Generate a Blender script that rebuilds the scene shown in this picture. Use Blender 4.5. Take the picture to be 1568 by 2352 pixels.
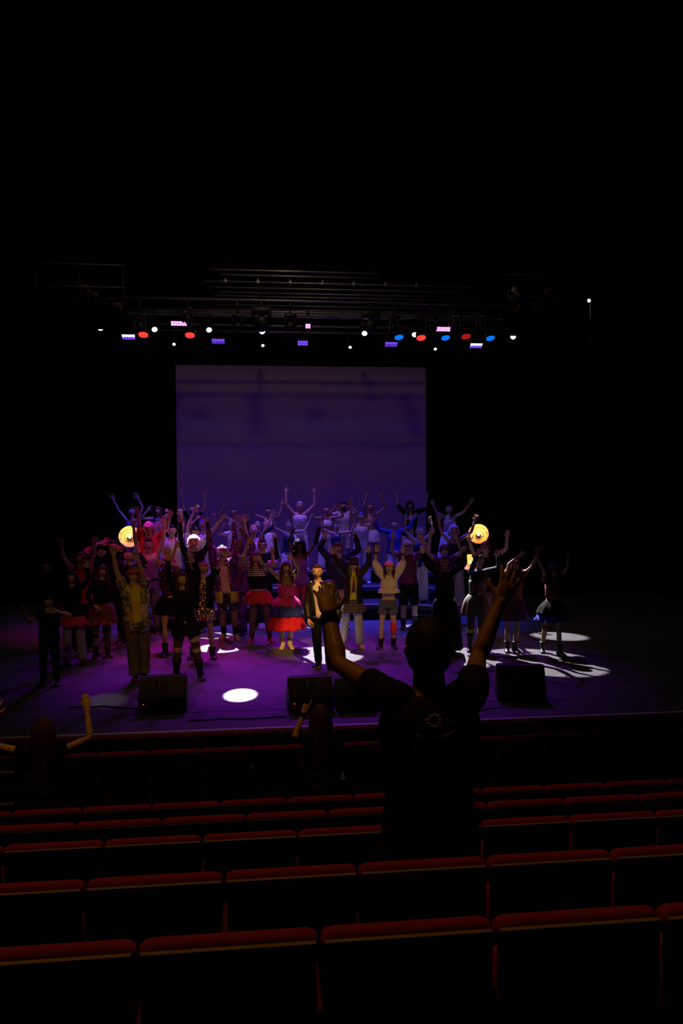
import bpy, math, random
import numpy as np
from mathutils import Vector, Matrix

for o in list(bpy.data.objects): bpy.data.objects.remove(o)
SC = bpy.context.scene
COL = SC.collection
random.seed(7)
rng = np.random.default_rng(7)

# ------------------------------------------------------------------ camera
FPX, IW, IH = 1830.0, 1568.0, 2352.0
CAM = Vector((0, 0, 2.83))                      # stage floor is z = 0
yaw, pitch, roll = math.radians(6.3), 40/1830, 0.0067
Fw = Vector((math.sin(yaw)*math.cos(pitch), math.cos(yaw)*math.cos(pitch), -math.sin(pitch)))
R0 = Vector((math.cos(yaw), -math.sin(yaw), 0)); U0 = R0.cross(Fw)
Rt = R0*math.cos(roll) - U0*math.sin(roll)
Up = U0*math.cos(roll) + R0*math.sin(roll)
cd = bpy.data.cameras.new('camera'); cam = bpy.data.objects.new('camera', cd); COL.objects.link(cam)
cam.matrix_world = Matrix(((Rt.x, Up.x, -Fw.x, CAM.x), (Rt.y, Up.y, -Fw.y, CAM.y), (Rt.z, Up.z, -Fw.z, CAM.z), (0, 0, 0, 1)))
cd.sensor_fit = 'VERTICAL'; cd.sensor_height = 36; cd.lens = FPX*36/IH; cd.clip_start = .05; cd.clip_end = 200
SC.camera = cam

def ray(px, py):
    return Fw + Rt*((px-IW/2)/FPX) - Up*((py-IH/2)/FPX)
def at(px, py, Y):
    d = ray(px, py); return CAM + d*(Y/d.y)
def ground(px, py, z=0.0):
    d = ray(px, py); return CAM + d*((z-CAM.z)/d.z)

# ------------------------------------------------------------------ world, exposure
w = bpy.data.worlds.new('world'); SC.world = w; w.use_nodes = True
w.node_tree.nodes['Background'].inputs[0].default_value = (1, .75, .5, 1)
w.node_tree.nodes['Background'].inputs[1].default_value = 0.0004
SC.view_settings.view_transform = 'Standard'; SC.view_settings.look = 'None'
SC.view_settings.exposure = 0; SC.view_settings.gamma = 1; SC.view_settings.use_curve_mapping = False

# ------------------------------------------------------------------ lights
def spot(name, loc, tgt, col, W, deg, blend=.15, rad=.06):
    l = bpy.data.lights.new(name, 'SPOT'); l.energy = W; l.color = col
    l.spot_size = math.radians(deg); l.spot_blend = blend; l.shadow_soft_size = rad
    o = bpy.data.objects.new(name, l); COL.objects.link(o); o.location = loc
    o.rotation_euler = (Vector(tgt)-Vector(loc)).to_track_quat('-Z', 'Y').to_euler(); return o
VIO = (.36, .0, 1); MAG = (.80, .0, .80); BLU = (.0, .03, 1); AMB = (1, .42, .06); WHT = (1, .93, .97); RED = (1, .02, .02)
YR = 18.5                                       # the backlight battens hang here
# front-of-house amber wash, thrown from above the stalls
for x, W in ((-3.0, 480), (3.2, 480)):
    spot('front_wash', (x, 2.5, 8.6), (-.1+x*.2, 13.3, 1.3), AMB, W, 27, .8, .12)
spot('lead_special', (1.5, 3.0, 8.6), at(735, 1370, 12.9), (1, .50, .15), 5600, 6.0, .5, .08)
spot('singer_special', (2.5, 3.0, 8.6), at(880, 1350, 13.8), (1, .52, .18), 900, 9, .7, .08)
# coloured washes over the cast: from the battens above and behind them
for px, tx, ty, c, W, dg in ((330, 320, 1520, VIO, 330, 38), (440, 440, 1515, VIO, 620, 42), (560, 500, 1505, MAG, 460, 40), (610, 600, 1520, VIO, 620, 43), (700, 720, 1515, VIO, 520, 42), (860, 850, 1520, VIO, 560, 42), (960, 960, 1470, MAG, 320, 38), (1060, 1060, 1525, VIO, 380, 40),
                             (400, 400, 1430, MAG, 900, 26), (640, 640, 1430, MAG, 700, 24)):
    p = at(px, 780, YR); spot('back_wash', p, ground(tx, ty), c, W*1.15, dg, 1, .12)
for px, W in ((350, 380), (700, 800), (950, 1000)):
    p = at(px, 790, YR-1.2); spot('blue_wash', p, ground(px, 1425), BLU, W*1.5, 52, .9, .12)
# violet from steeply above onto the risers, a little from the first batten
for x, W in ((-3.4, 120), (-1.6, 600), (.2, 700), (1.6, 560), (3.2, 260)):
    spot('riser_wash', (x, 19.25, 6.72), (x*.95+.2, 18.9, 1.6), (.24, .10, 1), W, 56, .8, .05)
for x, W in ((-2.0, 55), (1.6, 75)):
    spot('upstage_wash', (x, 13.4, 7.9), (x*1.0+.3, 20.0, 1.6), (.45, .06, 1), W, 34, .9, .1)
for x, W in ((-3.6, 520), (-1.8, 460), (1.2, 200)):
    spot('magenta_wash', (x, 14.0, 8.2), (x*.8-.6, 16.6, 1.5), (1, .0, .45), W, 30, 1, .1)
# dim house light over the stalls
spot('house_light', (-1.2, 4.9, 9.6), (-.6, 4.3, 0), (1, .42, .05), 400, 68, .6, .25)
l = bpy.data.lights.new('work_light_glow', 'POINT'); l.energy = 70; l.color = (1, .8, .5); l.shadow_soft_size = .2
o = bpy.data.objects.new('work_light_glow', l); COL.objects.link(o); o.location = (0.4, 15.2, 9.2)

# ------------------------------------------------------------------ helpers
def tag(o, label=None, cat=None, group=None, kind=None):
    if label: o['label'] = label
    if cat: o['category'] = cat
    if group: o['group'] = group
    if kind: o['kind'] = kind
    return o
def empty(name, loc, label, cat, group=None, rz=0):
    o = bpy.data.objects.new(name, None); COL.objects.link(o); o.location = loc; o.rotation_euler.z = rz
    o.empty_display_size = .05
    return tag(o, label, cat, group)

MATS = {}
def lin(c):
    return tuple(((v/255)/12.92 if v/255 <= .04045 else ((v/255+.055)/1.055)**2.4) for v in c)
def mat(name, col=(.5, .5, .5), rough=.7, metal=0, emit=None, es=1, kind='plain', col2=(0, 0, 0), col3=None, scale=20, spec=.4, bump=.0):
    if name in MATS: return MATS[name]
    m = bpy.data.materials.new(name); MATS[name] = m; m.use_nodes = True
    nt = m.node_tree; N = nt.nodes; L = nt.links; b = N['Principled BSDF']
    b.inputs['Base Color'].default_value = (*col, 1); b.inputs['Roughness'].default_value = rough
    b.inputs['Metallic'].default_value = metal; b.inputs['Specular IOR Level'].default_value = spec
    if emit: b.inputs['Emission Color'].default_value = (*emit, 1); b.inputs['Emission Strength'].default_value = es
    tc = N.new('ShaderNodeTexCoord')
    def ramp(fac, stops, const=False):
        r = N.new('ShaderNodeValToRGB'); L.new(fac, r.inputs[0]); e = r.color_ramp.elements
        r.color_ramp.interpolation = 'CONSTANT' if const else 'LINEAR'
        while len(e) < len(stops): e.new(.5)
        for i, (p, c) in enumerate(stops): e[i].position = p; e[i].color = (*c, 1)
        return r
    if kind == 'hair': b.inputs['Specular IOR Level'].default_value = .15
    if kind in ('plain', 'skin', 'hair'):
        n = N.new('ShaderNodeTexNoise'); n.inputs['Scale'].default_value = scale; n.inputs['Detail'].default_value = 3
        if kind == 'hair':
            mp = N.new('ShaderNodeMapping'); mp.inputs['Scale'].default_value = (3, 3, .4); L.new(tc.outputs['Object'], mp.inputs[0]); L.new(mp.outputs[0], n.inputs[0])
        else: L.new(tc.outputs['Object'], n.inputs[0])
        k = .12 if kind != 'hair' else .4
        r = ramp(n.outputs[0], [(.3, tuple(v*(1-k) for v in col)), (.7, tuple(min(1, v*(1+k)) for v in col))])
        L.new(r.outputs[0], b.inputs['Base Color'])
        if bump:
            bp = N.new('ShaderNodeBump'); bp.inputs['Strength'].default_value = bump; bp.inputs['Distance'].default_value = .01
            L.new(n.outputs[0], bp.inputs['Height']); L.new(bp.outputs[0], b.inputs['Normal'])
        if kind == 'skin': b.inputs['Subsurface Weight'].default_value = 0.0
    elif kind == 'stripe':
        wv = N.new('ShaderNodeTexWave'); wv.bands_direction = 'Z'; wv.inputs['Scale'].default_value = scale; wv.inputs['Distortion'].default_value = .6
        L.new(tc.outputs['Object'], wv.inputs[0]); r = ramp(wv.outputs[1], [(0, col), (.5, col2)], True); L.new(r.outputs[0], b.inputs['Base Color'])
    elif kind == 'vstripe':
        wv = N.new('ShaderNodeTexWave'); wv.bands_direction = 'DIAGONAL'; wv.inputs['Scale'].default_value = scale; wv.inputs['Distortion'].default_value = .3
        L.new(tc.outputs['Object'], wv.inputs[0]); r = ramp(wv.outputs[1], [(0, col), (.5, col2)], True); L.new(r.outputs[0], b.inputs['Base Color'])
    elif kind == 'floral':
        n = N.new('ShaderNodeTexNoise'); n.inputs['Scale'].default_value = scale; n.inputs['Detail'].default_value = 4; n.inputs['Distortion'].default_value = 1.2
        L.new(tc.outputs['Object'], n.inputs[0])
        r = ramp(n.outputs[0], [(0, col2), (.42, col2), (.47, col), (.56, (.5, .42, .12)), (.62, col3 or col), (.68, col2)], True)
        L.new(r.outputs[0], b.inputs['Base Color'])
    elif kind == 'patch':
        v = N.new('ShaderNodeTexVoronoi'); v.inputs['Scale'].default_value = scale; L.new(tc.outputs['Object'], v.inputs[0])
        r = ramp(v.outputs['Color'], [(0, col), (.4, col2), (.7, col3 or col)], True); L.new(r.outputs[0], b.inputs['Base Color'])
    elif kind == 'plaid':
        a = N.new('ShaderNodeTexWave'); a.bands_direction = 'Z'; a.inputs['Scale'].default_value = scale
        c = N.new('ShaderNodeTexWave'); c.bands_direction = 'X'; c.inputs['Scale'].default_value = scale
        mx = N.new('ShaderNodeMath'); mx.operation = 'MAXIMUM'
        L.new(tc.outputs['Object'], a.inputs[0]); L.new(tc.outputs['Object'], c.inputs[0]); L.new(a.outputs[1], mx.inputs[0]); L.new(c.outputs[1], mx.inputs[1])
        r = ramp(mx.outputs[0], [(0, col), (.8, col), (.93, col2)]); L.new(r.outputs[0], b.inputs['Base Color'])
    elif kind == 'sequin':
        v = N.new('ShaderNodeTexVoronoi'); v.inputs['Scale'].default_value = scale; L.new(tc.outputs['Object'], v.inputs[0])
        r = ramp(v.outputs['Color'], [(0, tuple(x*.35 for x in col)), (.6, col), (1, tuple(min(1, x*1.6) for x in col))]); L.new(r.outputs[0], b.inputs['Base Color'])
        b.inputs['Metallic'].default_value = .9; b.inputs['Roughness'].default_value = .22
        cb = N.new('ShaderNodeVectorMath'); cb.operation = 'SUBTRACT'; cb.inputs[1].default_value = (.5, .5, .5); L.new(v.outputs['Color'], cb.inputs[0])
        sc = N.new('ShaderNodeVectorMath'); sc.operation = 'SCALE'; sc.inputs['Scale'].default_value = 1.2; L.new(cb.outputs[0], sc.inputs[0])
        g = N.new('ShaderNodeNewGeometry'); ad = N.new('ShaderNodeVectorMath'); L.new(g.outputs['Normal'], ad.inputs[0]); L.new(sc.outputs[0], ad.inputs[1])
        nn = N.new('ShaderNodeVectorMath'); nn.operation = 'NORMALIZE'; L.new(ad.outputs[0], nn.inputs[0]); L.new(nn.outputs[0], b.inputs['Normal'])
    return m

class Geo:
    """collects tubes, lofts, boxes; build() links them as one mesh object"""
    def __init__(s): s.v = []; s.f = []; s.m = []; s.cur = 0
    def add(s, V, F):
        b = len(s.v); s.v.extend([tuple(map(float, p)) for p in V]); s.f.extend([tuple(b+i for i in f) for f in F]); s.m.extend([s.cur]*len(F))
    def rings(s, rings, closed=True, cap=(True, True)):
        n = len(rings[0]); V = [p for r in rings for p in r]; F = []
        for i in range(len(rings)-1):
            for j in range(n if closed else n-1):
                a = i*n+j; c = i*n+(j+1) % n; F.append((a, c, c+n, a+n))
        if cap[0] and closed: F.append(tuple(range(n-1, -1, -1)))
        if cap[1] and closed: F.append(tuple((len(rings)-1)*n+j for j in range(n)))
        s.add(V, F)
    def tube(s, pts, rad, n=8, cap=(True, True), flat=None, round_=False):
        pts = [np.array(p, float) for p in pts]
        if not hasattr(rad, '__len__'): rad = [rad]*len(pts)
        rad = list(rad)
        if round_:
            d0 = pts[0]-pts[1]; d0 = d0/(np.linalg.norm(d0)+1e-9); d1 = pts[-1]-pts[-2]; d1 = d1/(np.linalg.norm(d1)+1e-9)
            T_ = lambda r: np.array(r if hasattr(r, '__len__') else (r, r), float)
            a, b = T_(rad[0]), T_(rad[-1])
            am, bm = a.min(), b.min(); pts = [pts[0]+d0*am*.9, pts[0]+d0*am*.55]+pts+[pts[-1]+d1*bm*.55, pts[-1]+d1*bm*.9]
            rad = [a*.35, a*.8]+rad+[b*.8, b*.35]
        R = []; u = None
        for i, p in enumerate(pts):
            d = pts[min(i+1, len(pts)-1)]-pts[max(i-1, 0)]; d = d/(np.linalg.norm(d)+1e-9)
            if u is None:
                u = np.array((1., 0, 0)) if abs(d[0]) < .8 else np.array((0, 1., 0))
            u = u-d*np.dot(u, d); u = u/(np.linalg.norm(u)+1e-9); v = np.cross(d, u)
            r = rad[i]; ru, rv = (r, r) if not hasattr(r, '__len__') else r
            R.append([p+u*ru*math.cos(2*math.pi*k/n)+v*rv*math.sin(2*math.pi*k/n) for k in range(n)])
        s.rings(R, True, cap)
    def box(s, lo, hi):
        x0, y0, z0 = lo; x1, y1, z1 = hi
        V = [(x0, y0, z0), (x1, y0, z0), (x1, y1, z0), (x0, y1, z0), (x0, y0, z1), (x1, y0, z1), (x1, y1, z1), (x0, y1, z1)]
        s.add(V, [(0, 3, 2, 1), (4, 5, 6, 7), (0, 1, 5, 4), (1, 2, 6, 5), (2, 3, 7, 6), (3, 0, 4, 7)])
    def prism(s, prof, x0, x1):                 # profile in (y, z), extruded along x
        n = len(prof); V = [(x0, a, b) for a, b in prof]+[(x1, a, b) for a, b in prof]
        F = [tuple(range(n)), tuple(range(2*n-1, n-1, -1))]+[(i, i+n, (i+1) % n+n, (i+1) % n) for i in range(n)]
        s.add(V, F)
    def ball(s, c, r, n=10, m=7):
        if not hasattr(r, '__len__'): r = (r, r, r)
        R = []
        for i in range(m+1):
            t = math.pi*(i/m*.96+.02)
            R.append([(c[0]+r[0]*math.sin(t)*math.cos(2*math.pi*k/n), c[1]+r[1]*math.sin(t)*math.sin(2*math.pi*k/n), c[2]-r[2]*math.cos(t)) for k in range(n)])
        s.rings(R)
    def lathe(s, prof, n=20, cap=(True, True)):  # (r, z)
        s.rings([[(r*math.cos(2*math.pi*k/n), r*math.sin(2*math.pi*k/n), z) for k in range(n)] for r, z in prof], True, cap)
    def xform(s, M):
        s.v = [tuple(M @ Vector(p)) for p in s.v]; return s
    def mesh(s, name, mats, smooth=True):
        me = bpy.data.meshes.new(name); me.from_pydata(s.v, [], s.f)
        for m in mats: me.materials.append(m)
        if len(mats) > 1: me.polygons.foreach_set('material_index', s.m)
        if smooth: me.polygons.foreach_set('use_smooth', [True]*len(s.f))
        return me
    def build(s, name, mats, parent=None, smooth=True, loc=None):
        if not isinstance(mats, (list, tuple)): mats = [mats]
        me = s.mesh(name, mats, smooth); o = bpy.data.objects.new(name, me); COL.objects.link(o)
        if parent is not None: o.parent = parent
        if loc is not None: o.location = loc
        return o
def soft_box(lo, hi, r=.01):
    """box with bevelled edges"""
    g = Geo(); x0, y0, z0 = lo; x1, y1, z1 = hi; R = []
    for z, k in ((z0, r), (z0+r, 0), (z1-r, 0), (z1, r)):
        a, b, c, d = x0+k, x1-k, y0+k, y1-k
        q = r if k == 0 else 0
        R.append([(a+q, c, z), (b-q, c, z), (b, c+q, z), (b, d-q, z), (b-q, d, z), (a+q, d, z), (a, d-q, z), (a, c+q, z)])
    g.rings(R); return g
def ghost(g, G):
    g.add(G.v, G.f); return g
# ================================================================== SETTING
m_black = mat('black_plaster', (.006, .006, .006), .95, spec=.05)
m_velvet = mat('black_velvet', (.004, .004, .004), 1, spec=.02)
m_carpet = mat('dark_carpet', (.008, .007, .007), 1, spec=.02)

def floor_material():
    m = bpy.data.materials.new('stage_vinyl'); m.use_nodes = True; N = m.node_tree.nodes; L = m.node_tree.links; b = N['Principled BSDF']
    tc = N.new('ShaderNodeTexCoord'); n = N.new('ShaderNodeTexNoise'); n.inputs['Scale'].default_value = 2.2; n.inputs['Detail'].default_value = 6
    L.new(tc.outputs['Object'], n.inputs[0]); r = N.new('ShaderNodeValToRGB'); L.new(n.outputs[0], r.inputs[0])
    r.color_ramp.elements[0].position = .3; r.color_ramp.elements[0].color = (.10, .10, .11, 1); r.color_ramp.elements[1].position = .7; r.color_ramp.elements[1].color = (.145, .145, .155, 1)
    L.new(r.outputs[0], b.inputs['Base Color'])
    n2 = N.new('ShaderNodeTexNoise'); n2.inputs['Scale'].default_value = 9; n2.inputs['Detail'].default_value = 5; L.new(tc.outputs['Object'], n2.inputs[0])
    r2 = N.new('ShaderNodeMapRange'); r2.inputs[3].default_value = .5; r2.inputs[4].default_value = .72; L.new(n2.outputs[0], r2.inputs[0]); L.new(r2.outputs[0], b.inputs['Roughness'])
    b.inputs['Specular IOR Level'].default_value = .25
    return m
m_floor = floor_material()
EDGE = 9.78                                       # front edge of the stage
e0 = ground(0, 1697, 0); e1 = ground(1568, 1637, 0)
EDGE = (e0.y+e1.y)/2
SX0, SX1, SY1 = -9.5, 11.0, 22.2
seam = ground(560, 1632, 0).y
g = Geo(); g.box((SX0, seam+.012, -.12), (SX1, SY1, 0)); tag(g.build('stage_floor', m_floor, smooth=False), kind='structure')
g = Geo(); g.box((SX0, EDGE+.03, -.12), (SX1, seam, -.002)); tag(g.build('stage_apron', m_floor, smooth=False), kind='structure')
g = Geo(); g.box((SX0, EDGE-.015, -.07), (SX1, EDGE+.05, .008)); tag(g.build('trim_1', mat('pale_nosing', (.80, .66, .66), .5), smooth=False), kind='structure')
g = Geo(); g.box((SX0, EDGE+.02, -.8), (SX1, EDGE+.12, -.07)); tag(g.build('stage_front', m_black, smooth=False), kind='structure')

# raked stalls floor
rows = {  # Y of the seat backs, height of their tops, joint pixel on it, seats to the left / right
    'A': (2.43, 0, (733, 2131), 3, 3), 'B': (3.26, 0, (821, 1984), 4, 4), 'C': (4.62, 0, (683, 1906), 5, 6),
    'D': (5.31, 0, (753, 1860), 6, 7), 'E': (6.56, 0, (660, 1832), 7, 9), 'F': (8.72, 0, (579, 1714), 7, 11), 'G': (9.5, 0, (649, 1676), 9, 11)}
rows = {k: (v[0], at(*v[2], v[0]).z)+v[2:] for k, v in rows.items()}
tier = [(-3.0, 1.35), (.35, 1.0), (1.15, .78), (1.95, .57), (2.75, .415), (3.55, .0), (4.8, -.15), (5.6, -.54), (6.75, -.72), (EDGE+.1, -.72)]
for i in range(len(tier)-1):
    g = Geo(); g.box((-9.5, tier[i][0], -1.0), (11, tier[i+1][0], tier[i][1])); o = g.build('floor', m_carpet, smooth=False); tag(o, kind='structure')
g = Geo(); g.box((-9.6, -3, -1), (-9.5, 22.5, 11)); tag(g.build('wall_left', m_black, smooth=False), kind='structure')
g = Geo(); g.box((11, -3, -1), (11.1, 22.5, 11)); tag(g.build('wall_right', m_black, smooth=False), kind='structure')
g = Geo(); g.box((-9.6, 22.4, -1), (11.1, 22.5, 11)); tag(g.build('wall_back', m_black, smooth=False), kind='structure')
g = Geo(); g.box((-9.6, -3.1, -1), (11.1, -3, 11)); tag(g.build('wall_rear', m_black, smooth=False), kind='structure')
g = Geo(); g.box((-9.6, -3, 11), (11.1, 22.5, 11.1)); tag(g.build('ceiling', m_black, smooth=False), kind='structure')
hz = at(784, 596, EDGE+.3).z
g = Geo(); g.box((-9.5, EDGE+.2, hz), (11, EDGE+.4, 11)); tag(g.build('wall_proscenium', m_black, smooth=False), kind='structure')
for x0, x1 in ((-9.5, at(20, 1000, EDGE+.3).x-1.5), (at(1560, 1000, EDGE+.3).x+1.2, 11)):
    g = Geo(); g.box((x0, EDGE+.2, -.7), (x1, EDGE+.4, hz)); tag(g.build('wall_proscenium', m_black, smooth=False), kind='structure')

# drapes: pleated legs at both sides and a full backcloth, pelmet border above the screen
def drape(name, x0, x1, y, z0, z1, label, depth=.09, per=.22):
    g = Geo(); n = int((x1-x0)/per*8); R = []
    for z in (z0, (z0+z1)/2, z1):
        R.append([(x0+(x1-x0)*i/n, y+depth*math.sin(2*math.pi*(x0+(x1-x0)*i/n)/per)*(1-.3*(z-z0)/(z1-z0)), z) for i in range(n+1)])
    top = [[(x, yy+.02, z) for x, yy, z in r] for r in R]
    g.rings(R, False); g.rings(top[::-1], False)
    return tag(g.build(name, m_velvet), label, 'curtain')
ls = at(405, 1000, 21.2).x; rs = at(977.5, 1000, 21.2).x; st = at(690, 841, 21.2).z
drape('stage_curtain', SX0+.2, ls-.05, 21.6, 0, 9.5, 'black pleated backcloth curtain to the left of the projection screen')
drape('stage_curtain', rs+.05, SX1-.2, 21.6, 0, 9.5, 'black pleated backcloth curtain to the right of the projection screen')
drape('stage_curtain', ls-.05, rs+.05, 21.25, st+.02, 7.1, 'black pleated border curtain hanging above the projection screen', .04)
# projection screen with its projected streaks
def screen_mat():
    m = bpy.data.materials.new('projected_violet'); m.use_nodes = True; N = m.node_tree.nodes; L = m.node_tree.links; b = N['Principled BSDF']
    b.inputs['Base Color'].default_value = (.36, .27, .33, 1); b.inputs['Roughness'].default_value = .9; b.inputs['Specular IOR Level'].default_value = 0
    tc = N.new('ShaderNodeTexCoord'); sp = N.new('ShaderNodeSeparateXYZ'); L.new(tc.outputs['Generated'], sp.inputs[0])
    mp = N.new('ShaderNodeMapping'); mp.inputs['Scale'].default_value = (.5, 1, 5.5); L.new(tc.outputs['Generated'], mp.inputs[0])
    n = N.new('ShaderNodeTexNoise'); n.inputs['Scale'].default_value = 1.3; n.inputs['Detail'].default_value = 1; n.inputs['Distortion'].default_value = .2; L.new(mp.outputs[0], n.inputs[0])
    # streaks at their heights
    r = N.new('ShaderNodeValToRGB'); L.new(sp.outputs['Z'], r.inputs[0]); e = r.color_ramp.elements
    V = lambda a, b_, c: (*lin((a, b_, c)), 1)
    st_ = [(0, V(20, 6, 66)), (.34, V(24, 5, 72)), (.45, V(30, 9, 60)), (.585, V(28, 8, 66)), (.612, V(18, 2, 58)), (.635, V(32, 12, 55)), (.665, V(20, 3, 58)), (.70, V(19, 3, 62)),
           (.77, V(25, 6, 50)), (.835, V(24, 6, 46)), (.848, V(8, 0, 42)), (.862, V(10, 0, 42)), (.875, V(28, 11, 38)), (.905, V(26, 10, 36)), (.915, V(10, 1, 34)), (.925, V(12, 2, 32)), (.935, V(30, 14, 38)), (.948, V(18, 5, 24)), (1, V(11, 2, 18))]
    while len(e) < len(st_): e.new(.5)
    for i, (p, c) in enumerate(st_): e[i].position = p; e[i].color = c
    mr = N.new('ShaderNodeMapRange'); mr.inputs[3].default_value = .55; mr.inputs[4].default_value = 1.15; L.new(n.outputs[0], mr.inputs[0])
    mx = N.new('ShaderNodeVectorMath'); mx.operation = 'SCALE'; L.new(r.outputs[0], mx.inputs[0]); L.new(mr.outputs[0], mx.inputs['Scale'])
    L.new(mx.outputs[0], b.inputs['Emission Color']); b.inputs['Emission Strength'].default_value = .8
    return m
scr = empty('projection_screen', ((ls+rs)/2, 21.2, 0), 'large violet projection screen with horizontal streaks behind the cast', 'screen')
hw = (rs-ls)/2
g = Geo(); g.box((-hw, 0, .9), (hw, .01, st)); g.build('screen_surface', screen_mat(), scr, False)
g = Geo()
for a in (-1, 1): g.box((a*hw-.02, .01, .9), (a*hw+.02, .05, st))
g.box((-hw, .01, st-.03), (hw, .05, st)); g.box((-hw, .01, .86), (hw, .05, .9)); g.build('screen_frame', m_black, scr, False)
for a in (-.8, 0, .8): g = Geo(); g.tube([(a*hw, .03, st), (a*hw, .03, 11.0)], .006, 5); g.build('hanging_cable', m_black, scr)

# ------------------------------------------------------------------ seats
m_seat = mat('red_upholstery', (.22, .003, .004), .85, scale=60)
m_shell = mat('black_seat_shell', (.006, .006, .006), .6)
m_strip = mat('wood_strip', (.20, .14, .06), .4)
m_arm = mat('black_armrest', (.01, .01, .01), .5)
W_ = .55
def padded_back(w, h, bump_):
    g = Geo(); R = []
    prof = [(-.030, .08), (-.033, .112), (-.026, .133), (-.01, .14), (.008, .14), (.024, .132), (.028, .09), (.02, .06)]
    xs = [-w/2, -w/2+.012, -w/2+.035, -.1, -.06, .1, w/2-.035, w/2-.012, w/2]
    ks = [.86, .95, 1, 1, 1+bump_, 1+bump_, 1, .95, .86]
    for x, k in zip(xs, ks): R.append([(x, a, b*k) for a, b in prof])
    g.rings(R); return g
me_pad = padded_back(W_-.012, .14, .0).mesh('back_pad', [m_seat])
g = soft_box((-.235, .0, -.55), (.235, .035, .03), .01); ghost(g, soft_box((-.262, -.018, -.22), (.262, .03, .094), .006)); me_shell = g.mesh('back_shell', [m_shell], False)
g = Geo(); g.box((-.262, -.022, .088), (.262, -.003, .100)); me_strip = g.mesh('wood_strip', [m_strip], False)
g = soft_box((-.23, .04, -.50), (.23, .12, -.05), .02); me_front = g.mesh('back_cushion', [m_seat])
g = soft_box((-.225, .13, -.5), (.225, .23, -.08), .03); me_cush = g.mesh('seat_cushion', [m_seat])
g = soft_box((-.02, .02, -.28), (.02, .32, -.24), .008); me_armr = g.mesh('armrest', [m_arm])
g = soft_box((-.017, .03, -.87), (.017, .30, -.28), .006); me_side = g.mesh('side_panel', [mat('dark_red_panel', (.07, .002, .002), .9)])
seat_words = {'A': 'nearest row', 'B': 'second row from the camera', 'C': 'third row from the camera', 'D': 'fourth row from the camera',
              'E': 'fifth row from the camera', 'F': 'row beyond the cross aisle', 'G': 'front row under the stage edge'}
def link(name, me, parent, loc=(0, 0, 0)):
    o = bpy.data.objects.new(name, me); COL.objects.link(o); o.parent = parent; o.location = loc; return o
ordn = ['first', 'second', 'third', 'fourth', 'fifth', 'sixth', 'seventh', 'eighth', 'ninth', 'tenth', 'eleventh', 'twelfth', 'thirteenth', 'fourteenth', 'fifteenth', 'sixteenth', 'seventeenth', 'eighteenth', 'nineteenth', 'twentieth', 'twenty-first']
def project(p):
    d = Vector(p)-CAM; z = d.dot(Fw); return (IW/2+FPX*d.dot(Rt)/z, IH/2-FPX*d.dot(Up)/z, z)
for rk, (Y, top, (jx, jy), nl, nr) in rows.items():
    x0 = at(jx, jy, Y).x; vis = []
    for i in range(-nl, nr):
        xc = x0+(i+.5)*W_
        a = project((xc-W_/2, Y, top))[0]; b = project((xc+W_/2, Y, top))[0]
        if b > -40 and a < IW+40: vis.append(xc)
    for n_, xc in enumerate(vis):
        lab = f'red-topped theatre seat, {ordn[n_]} from left, {seat_words[rk]}'
        s = empty('theatre_seat', (xc, Y, top-.12), lab, 'seat', 'theatre seats in the '+seat_words[rk].split(',')[0])
        link('back_pad', me_pad, s, (0, .0, -.02)); link('back_shell', me_shell, s, (0, -.03, 0))
        if rk in 'ABC': link('wood_strip', me_strip, s, (0, -.03, 0))
        link('back_cushion', me_front, s); link('seat_cushion', me_cush, s); link('armrest', me_armr, s, (W_/2, 0, 0)); link('side_panel', me_side, s, (W_/2, 0, .12))

# ------------------------------------------------------------------ stage steps at the far left
sp0 = at(32, 1772, 7.6)
for i, (py, Y) in enumerate(((1772, 7.9), (1845, 7.4))):
    q = at(32, py, Y)
    s = empty('stage_step', (q.x, Y, -.72), ('upper' if i == 0 else 'lower')+' of two dark steps with pale nosing at the left edge', 'step', 'steps up to the stage at the far left')
    hgt = q.z+.72
    g = Geo(); g.box((-1.4, 0.01, 0), (0, .48, hgt-.01)); g.build('step_block', m_carpet, s, False)
    g = Geo(); g.box((-1.4, -.01, hgt-.02), (0, .02, hgt)); g.build('nosing', mat('step_nosing', (.14, .12, .10), .5), s, False)
# ================================================================== FIGURES
SKIN = {'fair': (.56, .36, .26), 'tan': (.45, .26, .17), 'brown': (.22, .11, .065), 'dark': (.10, .05, .03)}
m_eye = mat('eye_white', (.6, .58, .55), .3); m_dark = mat('pupil_dark', (.02, .012, .01), .3)
m_lip = mat('lips', (.34, .14, .11), .5); m_mouth = mat('open_mouth', (.05, .008, .008), .7)
def skin(k): return mat('skin_'+k, SKIN[k], .55, kind='skin', scale=30)

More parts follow.
